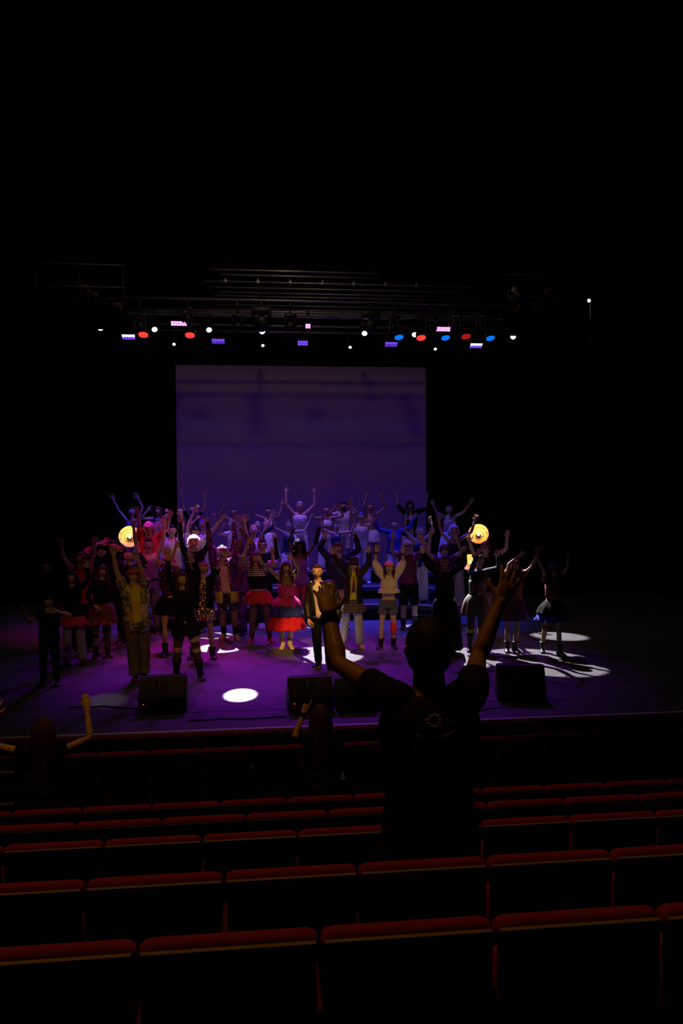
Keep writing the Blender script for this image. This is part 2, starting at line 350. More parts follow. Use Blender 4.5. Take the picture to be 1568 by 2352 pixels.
def head_geo(mouth=1.0):
    """unit head: height 1 (chin 0, crown 1), x side, +y front"""
    g = Geo(); n, m = 36, 26; P = []
    for i in range(m+1):
        ph = math.pi*(.02+.96*i/m); zz = -math.cos(ph); row = []
        for j in range(n):
            t = 2*math.pi*j/n; t = t-.38*math.sin(2*t)*.5
            x = math.sin(ph)*math.sin(t); y = math.sin(ph)*math.cos(t); z = zz
            X = x*.345; Y = y*.43; Z = z*.5
            if z < 0:
                k = 1-.30*(-z)**1.6; X *= k
                Y *= 1-.28*(-z)**1.5 if y > 0 else 1-.45*(-z)**1.3
                if y > 0: Y += .05*math.exp(-((z+.85)/.22)**2)*max(0, 1-abs(X)/.2)
            else: X *= 1+.03*math.sin(z*3)
            if y > 0:
                ax = abs(X)
                Y += .115*math.exp(-(X/.055)**2)*math.exp(-((Z+.06)/.085)**2)*(1 if Z > -.12 else .35)
                Y += .05*math.exp(-(X/.04)**2-((Z-.03)/.08)**2)
                Y -= .05*math.exp(-((ax-.145)/.075)**2-((Z-.02)/.055)**2)
                Y += .022*math.exp(-((ax-.13)/.10)**2-((Z-.115)/.035)**2)
                Y += .025*math.exp(-((ax-.19)/.08)**2-((Z+.09)/.08)**2)
                Y += .03*math.exp(-(X/.10)**2-((Z+.235)/.06)**2)
            row.append((X, Y, Z+.5))
        P.append(row)
    g.rings(P)
    for s in (-1, 1):
        g.cur = 0
        g.tube([(s*.335, -.03, .40), (s*.375, -.055, .45), (s*.385, -.07, .53), (s*.35, -.03, .57)], [(.02, .035), (.03, .06), (.032, .07), (.02, .04)], 8, round_=True)
        g.cur = 1; g.ball((s*.145, .335, .515), (.055, .04, .04), 10, 6)
        g.cur = 2; g.ball((s*.145, .362, .515), (.028, .02, .028), 8, 5)
        g.cur = 5; g.tube([(s*.06, .395, .60), (s*.14, .40, .63), (s*.22, .34, .61)], [.012, .016, .009], 6, round_=True)
    h = .012+.032*mouth
    g.cur = 4; g.ball((0, .380, .265), (.060, .045, h), 12, 6)
    g.cur = 3; g.tube([(.072*math.cos(a), .402-.035*abs(math.cos(a))**2, .265+(h+.006)*math.sin(a)) for a in np.linspace(0, 2*math.pi, 15)], .012, 6)
    return g
def hand_geo(kind):
    """unit hand: wrist at origin, fingers along +z, palm faces +y, thumb towards +x; length 1"""
    g = Geo()
    g.tube([(0, 0, -.30), (0, 0, -.14), (0, 0, 0), (.0, 0, .13), (0, 0, .32), (0, .0, .48), (0, 0, .53)],
           [(.085, .075), (.128, .105), (.145, .105), (.19, .10), (.215, .095), (.21, .085), (.17, .05)], 12)
    spread = {'open': 1.5, 'together': .35, 'relaxed': .6, 'point': .3, 'curl': .6}[kind]
    for i, (bx, L, r) in enumerate(((.155, .42, .052), (.053, .47, .054), (-.05, .44, .051), (-.148, .35, .046))):
        a = (1.5-i)*.11*spread
        cu = {'open': .12, 'together': .06, 'relaxed': .45, 'point': .05 if i == 0 else 1.35, 'curl': .8}[kind]*(1+.1*i)
        p = np.array((bx, 0, .47)); pts = [p-np.array((0, 0, .1))]; pts.append(p.copy()); d = 0
        for q, fr in enumerate((.44, .32, .24)):
            d += cu; v = np.array((math.sin(a)*math.cos(d), math.sin(d), math.cos(a)*math.cos(d))); p = p+v*L*fr; pts.append(p.copy())
        g.tube(pts, [r, r*1.05, r, r*.93, r*.8], 8, round_=True)
    th = {'open': (1.0, .2, .8), 'together': (.55, .2, 1), 'relaxed': (.6, .6, 1), 'point': (.2, 1, .9), 'curl': (.5, .7, 1)}[kind]
    v = np.array(th); v = v/np.linalg.norm(v); p = np.array((.10, .03, .12))
    v2 = v*.7+np.array((0, .1, .5)); v2 /= np.linalg.norm(v2)
    g.tube([p, p+v*.16, p+v*.30, p+v*.30+v2*.17], [.085, .075, .06, .05], 8, round_=True)
    return g
TMP = []
def remesh_later(g, voxel, name='tmp', smooth=4):
    me = g.mesh(name, [m_dark]); o = bpy.data.objects.new(name, me); COL.objects.link(o)
    r = o.modifiers.new('r', 'REMESH'); r.mode = 'VOXEL'; r.voxel_size = voxel; r.use_smooth_shade = True
    if smooth:
        s = o.modifiers.new('s', 'SMOOTH'); s.factor = .5; s.iterations = smooth
    TMP.append(o); return o
def collect(o, dg):
    ev = o.evaluated_get(dg); me = ev.to_mesh(); n = len(me.vertices)
    v = np.empty(n*3); me.vertices.foreach_get('co', v); v = v.reshape(-1, 3)
    ln = len(me.loops); li = np.empty(ln, int); me.loops.foreach_get('vertex_index', li)
    ps = np.empty(len(me.polygons), int); me.polygons.foreach_get('loop_start', ps)
    pt = np.empty(len(me.polygons), int); me.polygons.foreach_get('loop_total', pt)
    ev.to_mesh_clear()
    return v, li, ps, pt
HEADS = {'o': head_geo(1.0), 'c': head_geo(.0)}
HANDOBJ = {}
for k in ('open', 'together', 'relaxed', 'point', 'curl'): HANDOBJ[k] = remesh_later(hand_geo(k), .031, smooth=2)

def unit(v): v = np.array(v, float); return v/(np.linalg.norm(v)+1e-9)
def lerp(a, b, t): return a+(b-a)*t
Zv = np.array((0, 0, 1.))
TORSO = {'m': [(.465, .070, .062, 0), (.50, .096, .070, 0), (.54, .098, .068, .0), (.60, .086, .060, .003), (.66, .090, .062, .004), (.73, .100, .070, .004), (.77, .103, .070, .0), (.80, .095, .060, -.004), (.822, .065, .048, -.006), (.84, .040, .038, -.004), (.87, .034, .034, .004)],
         'f': [(.465, .072, .062, 0), (.50, .100, .072, 0), (.54, .098, .068, .0), (.60, .074, .054, .002), (.645, .074, .054, .004), (.70, .080, .064, .010), (.74, .084, .062, .010), (.785, .082, .052, 0), (.81, .058, .044, -.004), (.83, .034, .034, -.002), (.87, .029, .030, .004)]}
class Fig: pass
PEOPLE = []
def stage_people_depth(f):
    return f
def P(label, head, L, R, feet=None, lev=None, Y=None, z=None, eL=None, eR=None, sex='f', sk='fair', hair=('short', 'brown'), top=None, bot=None, shoe=('shoe', 'black'),
      acc=(), mouth='o', face=0, tilt=0, hands=('open', 'open'), wide=1.0, back=False, group=None, hat=.02, plane=.10, hero=False, fy=None, cat='person', S=None, bend=1, dY=0):
    f = Fig(); f.__dict__.update(locals())
    if feet: f.Y = np.mean([ground(*p, 0).y for p in feet]); f.z = 0.0
    elif lev is not None: f.Y, f.z = riser_spot(at(head[0], head[1], 18.5).x, lev); f.Y += dY
    else: f.z = z or 0.0
    f.top_ = at(head[0], head[1], f.Y)
    H = (f.top_.z-f.z)-hat; f.H = H
    fr = math.radians(face)+(math.pi if back else 0)
    f.s = np.array((math.cos(fr), math.sin(fr), 0)); f.f = np.array((math.sin(fr), -math.cos(fr), 0))
    f.simg = f.s if f.s[0] > 0 else -f.s
    if feet:
        f.ank = [np.array(ground(*p, 0))+np.array((0, .05, .05*H)) for p in feet]
        if len(feet) == 1: f.ank = [f.ank[0], f.ank[0]+f.simg*.16*H]
        bx = (f.ank[0][0]+f.ank[1][0])/2
    else:
        bx = f.top_.x
        f.ank = [np.array((bx, f.Y, f.z+.05*H))+f.simg*i*.075*H for i in (-1, 1)]
    bx = lerp(bx, f.top_.x, .35)
    f.pel = np.array((bx, f.Y, f.z+.5*H)); f.hd = np.array((f.top_.x, f.Y, f.z+.87*H))
    def spine(t):                                # t = fraction of height
        u = max(0, min(1, (t-.5)/.37)); c = lerp(f.pel, f.hd, u); c[2] = f.z+t*H; return c
    f.spine = spine
    f.arms = []
    for i, T2, E2, side in ((-1, L, eL, 0), (1, R, eR, 1)):
        up = 1 if T2 is None or T2[1] < (IH/2+0) or True else 0
        Tw = np.array(at(*T2, f.Y)) if T2 is not None else None
        hi = Tw is not None and Tw[2] > f.z+.80*H
        hw = (.104 if sex == 'm' else .090)*H*wide**.5
        Sj = spine(.805)+f.simg*i*(hw-(.012*H if hi else 0)); Sj[2] += .018*H if hi else -.005*H
        if S is not None: Sj = np.array(at(*S[side], f.Y))
        a, b, c = .172*H, .148*H, .05*H
        fdir = np.array((0, -1., 0)) if not back else np.array((0, 1., 0))
        if Tw is None:                            # hanging
            Ew = Sj+unit((i*.25, -.05, -1))*a; Tw = Ew+unit((i*.12, -.25, -1))*(b+c)
        elif E2 is not None:
            E_ = np.array(at(*E2, f.Y)); d = E_-Sj; n = np.linalg.norm(d)
            if n < a: Ew = E_+fdir*math.sqrt(a*a-n*n)*.8; Ew = Sj+unit(Ew-Sj)*a
            else: Ew = Sj+unit(d)*min(n, a*1.12)
            k = at(*T2, Ew[1]); Tw = np.array(k); d = Tw-Ew; n = np.linalg.norm(d)
            if n < b+c: Tw = Tw+fdir*math.sqrt((b+c)**2-n*n)*.8; Tw = Ew+unit(Tw-Ew)*(b+c)
            else: Tw = Ew+unit(d)*min(n, (b+c)*1.15)
        else:
            Tw = np.array(at(*T2, f.Y-plane*H*(1 if not back else -1)))
            d = Tw-Sj; D = np.linalg.norm(d); bb = b+c
            if D > (a+bb)*.995:
                k = min(D/(a+bb), 1.13); a *= k; bb *= k; Tw = Sj+unit(d)*min(D, (a+bb)*.995); D = min(D, (a+bb)*.995)
            x = (a*a-bb*bb+D*D)/(2*D); hgt = math.sqrt(max(0, a*a-x*x)); u = unit(Tw-Sj)
            hint = f.simg*i*bend-Zv*.25+fdir*.35; hint = unit(hint-u*np.dot(hint, u)); Ew = Sj+u*x+hint*hgt
        dr = unit(Tw-Ew); f.arms.append((Sj, Ew, Tw-dr*c, dr))
    f.legs = []
    for i in (0, 1):
        sg = -1 if i == 0 else 1
        hip = spine(.50)+f.simg*sg*.052*H; hip[2] = f.z+.50*H
        an = f.ank[i]; mid = lerp(hip, an, .5); mid = mid+f.f*.012*H+f.simg*sg*.004*H
        f.legs.append((hip, mid, an))
    # body core
    g = Geo(); nn = 14
    wq = lambda r: r*wide
    rings = [[spine(t)+f.s*(rx*wide*H*math.cos(q))+f.f*((ry*wide*H)*math.sin(q)+dy*H) for q in np.linspace(0, 2*math.pi, nn, endpoint=False)] for t, rx, ry, dy in TORSO[sex]]
    g.rings(rings)
    g.ball(spine(.925)-f.f*.004*H, (.038*H, .045*H, .052*H), 12, 8)
    g.tube([spine(.80), spine(.86)+f.f*.004*H, spine(.90)+f.f*.008*H], [.042*H, .038*H, .034*H] if hero and sex == 'm' else [.034*H, .031*H, .030*H] if sex == 'm' else [.028*H, .026*H, .026*H], 10)
    mw = (1.0 if sex == 'm' else .86)*wide**.7
    for Sj, Ew, Wr, dr in f.arms:
        inn = lerp(Sj, spine(.79), .45)
        g.tube([inn, Sj, lerp(Sj, Ew, .3), lerp(Sj, Ew, .7), Ew, lerp(Ew, Wr, .25), lerp(Ew, Wr, .6), Wr, Wr+dr*.012*H],
               [r*H*mw for r in (.030, .031, .028, .0245, .0215, .0240, .020, .0155, .0155)], 10, round_=True)
    for hip, kn, an in f.legs:
        g.tube([hip+Zv*.01*H, lerp(hip, kn, .12), lerp(hip, kn, .5), lerp(hip, kn, .88), kn, lerp(kn, an, .22), lerp(kn, an, .45), lerp(kn, an, .8), an],
               [r*H*(mw*.97+.03) for r in (.050, .052, .045, .034, .031, .034, .033, .023, .020)], 10, round_=True)
        ft = unit(f.f); an0 = an-Zv*.030*H
        g.tube([an, an0+ft*.004*H], [.020*H, .017*H], 8, round_=True)
        g.tube([an0-ft*.025*H, an0+ft*.04*H, an0+ft*.10*H-Zv*.008*H], [.016*H, .0155*H, .010*H], 8, round_=True)
    f.core = remesh_later(g, .011 if hero else (.0145 if f.Y < 17 else .018), smooth=3 if f.Y < 17 else 2)
    PEOPLE.append(f); return f

# ---- riser geometry is needed to stand people on it
EDGE_PX = [(335, 1416), (560, 1394), (850, 1388), (950, 1387), (1062, 1399)]
EL = [ground(px, py, .36) for px, py in EDGE_PX]
def edge_y(x):
    for a, b in zip(EL, EL[1:]):
        if x <= b.x or b is EL[-1]:
            t = (x-a.x)/(b.x-a.x); return a.y+(b.y-a.y)*t
STEP = .92
def riser_spot(x, lev): return edge_y(x)+STEP*(lev-1)+.45, .06+.30*lev

# ---- hair and headgear: an offset shell of the head, pushed inside the face
HC = {'brown': (.055, .028, .015), 'black': (.010, .009, .009), 'blond': (.42, .30, .15), 'white': (.85, .80, .70), 'red': (.22, .05, .02), 'grey': (.35, .33, .33), 'magenta': (.55, .05, .35),
      'blue': (.03, .08, .45), 'auburn': (.12, .035, .018), 'lightbrown': (.17, .10, .05)}
def hcol(c): return mat('hair_'+c, HC[c], .55, kind='hair', scale=60, bump=.4)
def hair_shell(th=.07, low=.30, curl=0, n=30, m=18, front=.70, back_low=None):
    """unit-head space; front = hairline height above the face, low = how far down at the back"""
    g = Geo(); R = []; ph0 = rng.random(8)*6
    for i in range(m+1):
        ph = math.pi*(.03+.80*i/m)                # from the crown down
        row = []
        for j in range(n):
            t = 2*math.pi*j/n; x = math.sin(ph)*math.sin(t); y = math.sin(ph)*math.cos(t); z = math.cos(ph)
            k = 1+th*2
            if curl: k += curl*(math.sin(7*t+ph0[0]+5*ph)*math.sin(6*ph+ph0[1]+2*t)*.6+math.sin(13*t+ph0[2])*math.sin(11*ph+ph0[3])*.4)
            X, Y_, Z = x*.345*k, y*.43*k, z*.5*(1+th*1.3)+.5
            lim = front if y > .25 else (low+(front-low)*max(0, (y+.1)/.35)*.8 if y > -.1 else low)
            if Z < lim:
                q = .97-.45*min(1, (lim-Z)*4); X *= q; Y_ *= q; Z = max(Z, lim-.05)
            row.append((X, Y_, Z))
        R.append(row)
    g.rings(R); return g
def strands(g, n, length, ang0=70, ang1=290, wave=.03, rad=.05, r0=.9, fall=.0, top=.78):
    for q in range(n):
        a = math.radians(lerp(ang0, ang1, q/(n-1)))+rng.normal()*.03; L_ = length*(1+rng.normal()*.06)
        x, y = math.sin(a)*.37, math.cos(a)*.45; pts = [(x*.55, y*.55, top+.14), (x*r0, y*r0, top), (x*1.08, y*1.08, .5)]
        ph = rng.random()*6; st = 5
        for k in range(1, st+1):
            zz = .5-L_*k/st; w_ = wave*math.sin(ph+k*1.7)
            pts.append((x*(1.1+fall*k/st)+w_, y*(1.08 if y < 0 else 1.0)+w_*.6+(0.02 if y > 0 else -.02)*k, zz))
        g.tube(pts, [rad*.6, rad, rad*1.1, rad*1.1, rad*1.1, rad, rad*.8, rad*.3], 6)
def head_frame(f):
    """matrix from unit-head space to the root's local space"""
    hh = .138*f.H; c = f.spine(.864)+f.f*.010*f.H
    s, fr = -Vector(f.s), Vector(f.f)
    # unit head: x side, y front, z up
    M = Matrix(((s.x, fr.x, 0, c[0]), (s.y, fr.y, 0, c[1]), (0, 0, 1, c[2]), (0, 0, 0, 1)))
    t = Matrix.Translation((0, 0, 0)) @ Matrix.Rotation(math.radians(-f.tilt), 4, 'X')
    return M @ Matrix.Scale(hh, 4) @ t
def make_hair(f, root, off):
    st, co = f.hair; M = off @ head_frame(f); g = Geo(); m = hcol(co)
    if st == 'bald': ghost(g, hair_shell(.015, .35, 0, front=.82))
    elif st == 'short': ghost(g, hair_shell(.055, .22, .02, front=.78))
    elif st == 'crop': ghost(g, hair_shell(.05, .20, .035, 40, 26, front=.80))
    elif st == 'curly': ghost(g, hair_shell(.13, .25, .10, 40, 26, front=.74))
    elif st == 'fringe': ghost(g, hair_shell(.10, .20, .05, 36, 22, front=.62)); strands(g, 12, .12, 60, 300, .02, .06)
    elif st == 'slick': ghost(g, hair_shell(.04, .20, .01, front=.84)); g.ball((0, -.55, .45), (.09, .10, .09))
    elif st == 'bun': ghost(g, hair_shell(.04, .25, .01, front=.80)); g.ball((0, -.30, 1.02), (.14, .14, .12))
    elif st == 'lowbun': ghost(g, hair_shell(.05, .2, .01, front=.80)); g.ball((0, -.55, .42), (.13, .10, .12))
    elif st == 'pony': ghost(g, hair_shell(.045, .25, .01, front=.80)); g.tube([(0, -.40, .85), (0, -.62, .75), (.05, -.62, .3), (.08, -.5, -.3)], [.08, .12, .12, .04], 8, round_=True)
    elif st == 'braid': ghost(g, hair_shell(.045, .25, .01, front=.82)); g.tube([(.2, -.35, .8), (.42, -.1, .45), (.42, .22, 0), (.40, .32, -.5), (.38, .34, -1.1), (.36, .34, -1.7)], [.08, .09, .085, .08, .07, .03], 8, round_=True)
    elif st == 'long': ghost(g, hair_shell(.07, .25, .03, front=.78)); strands(g, 22, 1.15, 52, 308)
    elif st == 'wavy': ghost(g, hair_shell(.12, .25, .07, front=.76)); strands(g, 26, 1.25, 48, 312, .09, .065, fall=.35)
    elif st == 'bob': ghost(g, hair_shell(.10, .25, .05, front=.74)); strands(g, 20, .45, 50, 310, .03, .07)
    elif st == 'afro':
        ghost(g, hair_shell(.36, .05, .05, 40, 24, front=.86)); strands(g, 18, .75, 60, 300, .08, .14, 1.15, fall=.25)
    elif st == 'bigwig':
        ghost(g, hair_shell(.42, .10, .06, 44, 26, front=.92)); strands(g, 14, .35, 60, 300, .05, .18, 1.25)
    elif st == 'wig':
        ghost(g, hair_shell(.20, .15, .16, 48, 30, front=.82)); strands(g, 16, .55, 55, 305, .08, .10, 1.05)
    elif st == 'mohawk':
        ghost(g, hair_shell(.02, .35, 0, front=.84)); [g.tube([(0, .38-.11*k, .90+.06*min(k, 6-k)), (0, .40-.12*k, 1.10+.07*min(k, 6-k))], [.06, .01], 6) for k in range(7)]
    elif st == 'long_back': ghost(g, hair_shell(.10, .2, .03, 40, 26, front=.74)); strands(g, 34, 1.9, 75, 285, .05, .055)
    o = g.xform(M).build('hair', m, root)
    return o
def band(g, zc, h, k=1.08, y0=0):
    R = []
    for zz, e in ((zc-h, .02), (zc-h*.6, .0), (zc+h*.6, 0), (zc+h, .02)):
        kk = math.sqrt(max(.05, 1-((zz-.5)/.56)**2))*(k-e)
        R.append([(.345*kk*1.03*math.sin(t), .43*kk*1.03*math.cos(t)+y0, zz) for t in np.linspace(0, 2*math.pi, 28, endpoint=False)])
    g.rings(R)
def make_acc(f, root, off):
    M = off @ head_frame(f)
    for a in f.acc:
        k, c = a[0], a[1]; g = Geo()
        if k == 'cap':
            ghost(g, hair_shell(.11, .58, 0, front=.66)); R = []
            for yy, wd, zz in ((.34, .30, .70), (.55, .30, .68), (.72, .22, .655), (.80, .10, .64)): R.append([(x*wd, yy-abs(x)*.06, zz+.02+(1-x*x)*.03) for x in (-1, -.6, 0, .6, 1)]+[(x*wd, yy-abs(x)*.06, zz+(1-x*x)*.03) for x in (1, .6, 0, -.6, -1)])
            g.rings(R); g.xform(M).build('baseball_cap', c, root)
        elif k == 'beanie': ghost(g, hair_shell(.13, .55, .015, front=.72)); band(g, .76, .07, 1.34); g.xform(M).build('beanie', c, root)
        elif k == 'hat':
            R = [[(r*.345*math.sin(t), r*.43*math.cos(t), z) for t in np.linspace(0, 2*math.pi, 26, endpoint=False)] for r, z in ((1.05, .74), (2.0, .73), (2.05, .76), (1.98, .77), (1.16, .78), (1.14, .95), (1.08, 1.08), (.8, 1.15), (.3, 1.14))]
            g.rings(R); g.xform(M).build('bowler_hat', c, root)
        elif k == 'bandana': band(g, .80, .075, 1.22); g.tube([(.3, -.4, .8), (.4, -.5, .7), (.42, -.5, .5)], [.03, .05, .02], 6); g.xform(M).build('headband', c, root)
        elif k == 'shades':
            for s in (-1, 1):
                g.tube([(s*.15, .40, .53), (s*.15, .425, .53)], [(.085, .06), (.08, .055)], 12); g.tube([(s*.23, .38, .54), (s*.37, .0, .53)], .014, 5)
            g.tube([(-.07, .43, .54), (.07, .43, .54)], .014, 5); g.xform(M).build('sunglasses', c, root)
        elif k == 'beard':
            R = []
            for zz, kx, ky in ((.34, .34, .36), (.22, .31, .385), (.10, .25, .38), (.02, .16, .33), (-.05, .08, .26)):
                R.append([(kx*math.sin(t), ky*math.cos(t)+.03, zz) for t in np.linspace(-1.25, 1.25, 14)]+[(kx*.8*math.sin(t), ky*.7*math.cos(t), zz) for t in np.linspace(1.25, -1.25, 14)])
            g.rings(R); g.xform(M).build('beard', c, root)
        elif k in ('watch', 'bracelet'):
            i = a[2]; Sj, Ew, Wr, dr = f.arms[i]; u = Vector(dr); p = Vector(Wr)-u*.016*f.H
            q = u.to_track_quat('Z', 'Y').to_matrix().to_4x4(); r = .0205*f.H*(1.0 if f.sex == 'm' else .88); hh = .008*f.H*(a[3] if len(a) > 3 else 1)
            g.lathe([(r*.85, -hh), (r*1.1, -hh*.9), (r*1.15, 0), (r*1.1, hh*.9), (r*.85, hh)], 18)
            g.xform(off @ Matrix.Translation(p) @ q); w_ = g.build('wristwatch' if k == 'watch' else 'bracelet', c, root)
            if k == 'watch':
                g = Geo(); g.lathe([(r*.62, 0), (r*.68, .003), (r*.66, .008), (r*.5, .010)], 16)
                fd = Vector(-f.f) if f.back else Vector(f.f)
                side = (Vector(fd)-u*u.dot(Vector(fd))).normalized(); q2 = side.to_track_quat('Z', 'Y').to_matrix().to_4x4()
                g.xform(off @ Matrix.Translation(p+side*r*1.0) @ q2).build('watch_case', c, w_)
        elif k == 'wrap':                          # cloth round a knee / leg: (kind, mat, leg, t0, t1)
            hip, kn, an = f.legs[a[2]]; t0, t1 = a[3], a[4]; pts = []; rr = []; o_wrap = .012 if 'jeans' in str(a[-1]) else .008 if 'cuff' in str(a[-1]) else .006 if 'rip' in str(a[-1]) else .003
            for t in np.linspace(t0, t1, 7):
                p = lerp(hip, kn, t*2) if t < .5 else lerp(kn, an, t*2-1); pts.append(p)
                rr.append(((lerp(.053, .034, t*2) if t < .5 else lerp(.036, .025, t*2-1))+o_wrap)*f.H*(.99+.04*math.sin(t*60)))
            g.tube(pts, rr, 14); g.xform(off).build(a[5] if len(a) > 5 else 'leg_wrap', c, root)
        elif k == 'band_arm':
            i, t = a[2], a[3]; Sj, Ew, Wr, dr = f.arms[i]; p = lerp(Sj, Ew, t); q = lerp(Sj, Ew, t+.08)
            g.tube([p, q], [.036*f.H, .035*f.H], 14); g.xform(off).build('arm_band', c, root)
        elif k == 'glove':
            i = a[2]; Sj, Ew, Wr, dr = f.arms[i]; t = a[3]
            g.tube([lerp(Ew, Wr, t), lerp(Ew, Wr, .6), Wr, Wr+dr*.03*f.H, Wr+dr*.055*f.H], [.027*f.H, .025*f.H, .020*f.H, (.021*f.H, .021*f.H), (.022*f.H, .022*f.H)], 12); g.xform(off).build('fingerless_glove', c, root)
        elif k == 'necklace':
            pts = []
            for t in np.linspace(-2.3, 2.3, 15):
                pts.append(f.spine(.815)+f.s*math.sin(t)*.045*f.H+f.f*(math.cos(t)*.055+.012)*f.H-Zv*(.5+.5*math.cos(t))*.05*f.H)
            g.tube(pts, .0035*f.H, 6); g.xform(off).build('necklace', c, root)
        elif k == 'belt':
            t0 = a[2]; R = []
            for dz in (-.012, .012):
                R.append(ring(f, t0+dz, .014, 24))
            g.rings(R); b_ = g.xform(off).build('belt', c, root)
            g = Geo(); p = f.spine(t0)+f.f*(interp(f, t0)[1]*f.H+.018*f.H); g.ball(p, (.016*f.H, .008*f.H, .012*f.H), 10, 6); g.xform(off).build('buckle', mat('gold_metal', (.8, .55, .2), .25, 1), b_)
        elif k == 'tie':
            g.tube([f.spine(t)+f.f*(interp(f, t)[1]*f.H+.028*f.H) for t in (.80, .76, .70, .64)], [(.006*f.H, .003*f.H), (.010*f.H, .004*f.H), (.018*f.H, .004*f.H), (.022*f.H, .004*f.H)], 8); g.xform(off).build('necktie', c, root)
        elif k == 'tag':
            p = f.spine(.55)+f.f*.10*f.H-f.simg*.06*f.H; ghost(g, soft_box((p[0]-.035, p[1]-.006, p[2]-.07), (p[0]+.035, p[1]+.006, p[2]+.05), .005)); g.xform(off).build('bone_tag', c, root)
        elif k == 'scarf_top':                     # panels hanging from the waist
            for sg in (-1, 1):
                R = []
                for t, o_ in ((.60, .0), (.54, .02), (.47, .035), (.40, .05)):
                    cc = f.spine(t); rx, ry = interp(f, t)[:2]; R.append([cc+f.s*sg*((rx+o_)*math.sin(q)*f.H)+f.f*(ry+o_)*math.cos(q)*f.H*1.0+Zv*.008*math.sin(q*9) for q in np.linspace(.35, 2.2, 10)]+[cc+f.s*sg*((rx+o_-.01)*math.sin(q)*f.H)+f.f*(ry+o_-.01)*math.cos(q)*f.H for q in np.linspace(2.2, .35, 10)])
                g.rings(R)
            g.xform(off).build('hip_scarf', c, root)
def interp(f, t):
    T = TORSO[f.sex]
    for a, b in zip(T, T[1:]):
        if t <= b[0]:
            u = max(0, (t-a[0])/(b[0]-a[0])); return (lerp(a[1], b[1], u)*f.wide, lerp(a[2], b[2], u)*f.wide, lerp(a[3], b[3], u))
    return (T[-1][1], T[-1][2], T[-1][3])
def ring(f, t, ease, n=20, wob=0, ph=0, lo=0, hi=2*math.pi, closed=True, scale=1):
    rx, ry, dy = interp(f, max(t, .465)); c = f.spine(t); H = f.H; out = []
    for q in np.linspace(lo, hi, n, endpoint=not closed):
        k = 1+wob*(math.sin(5*q+ph)*.6+math.sin(9*q+ph*2.3)*.4)
        out.append(c+f.s*((rx+ease)*H*scale*k*math.cos(q))+f.f*((ry+ease)*H*scale*k*math.sin(q)+dy*H))
    return out
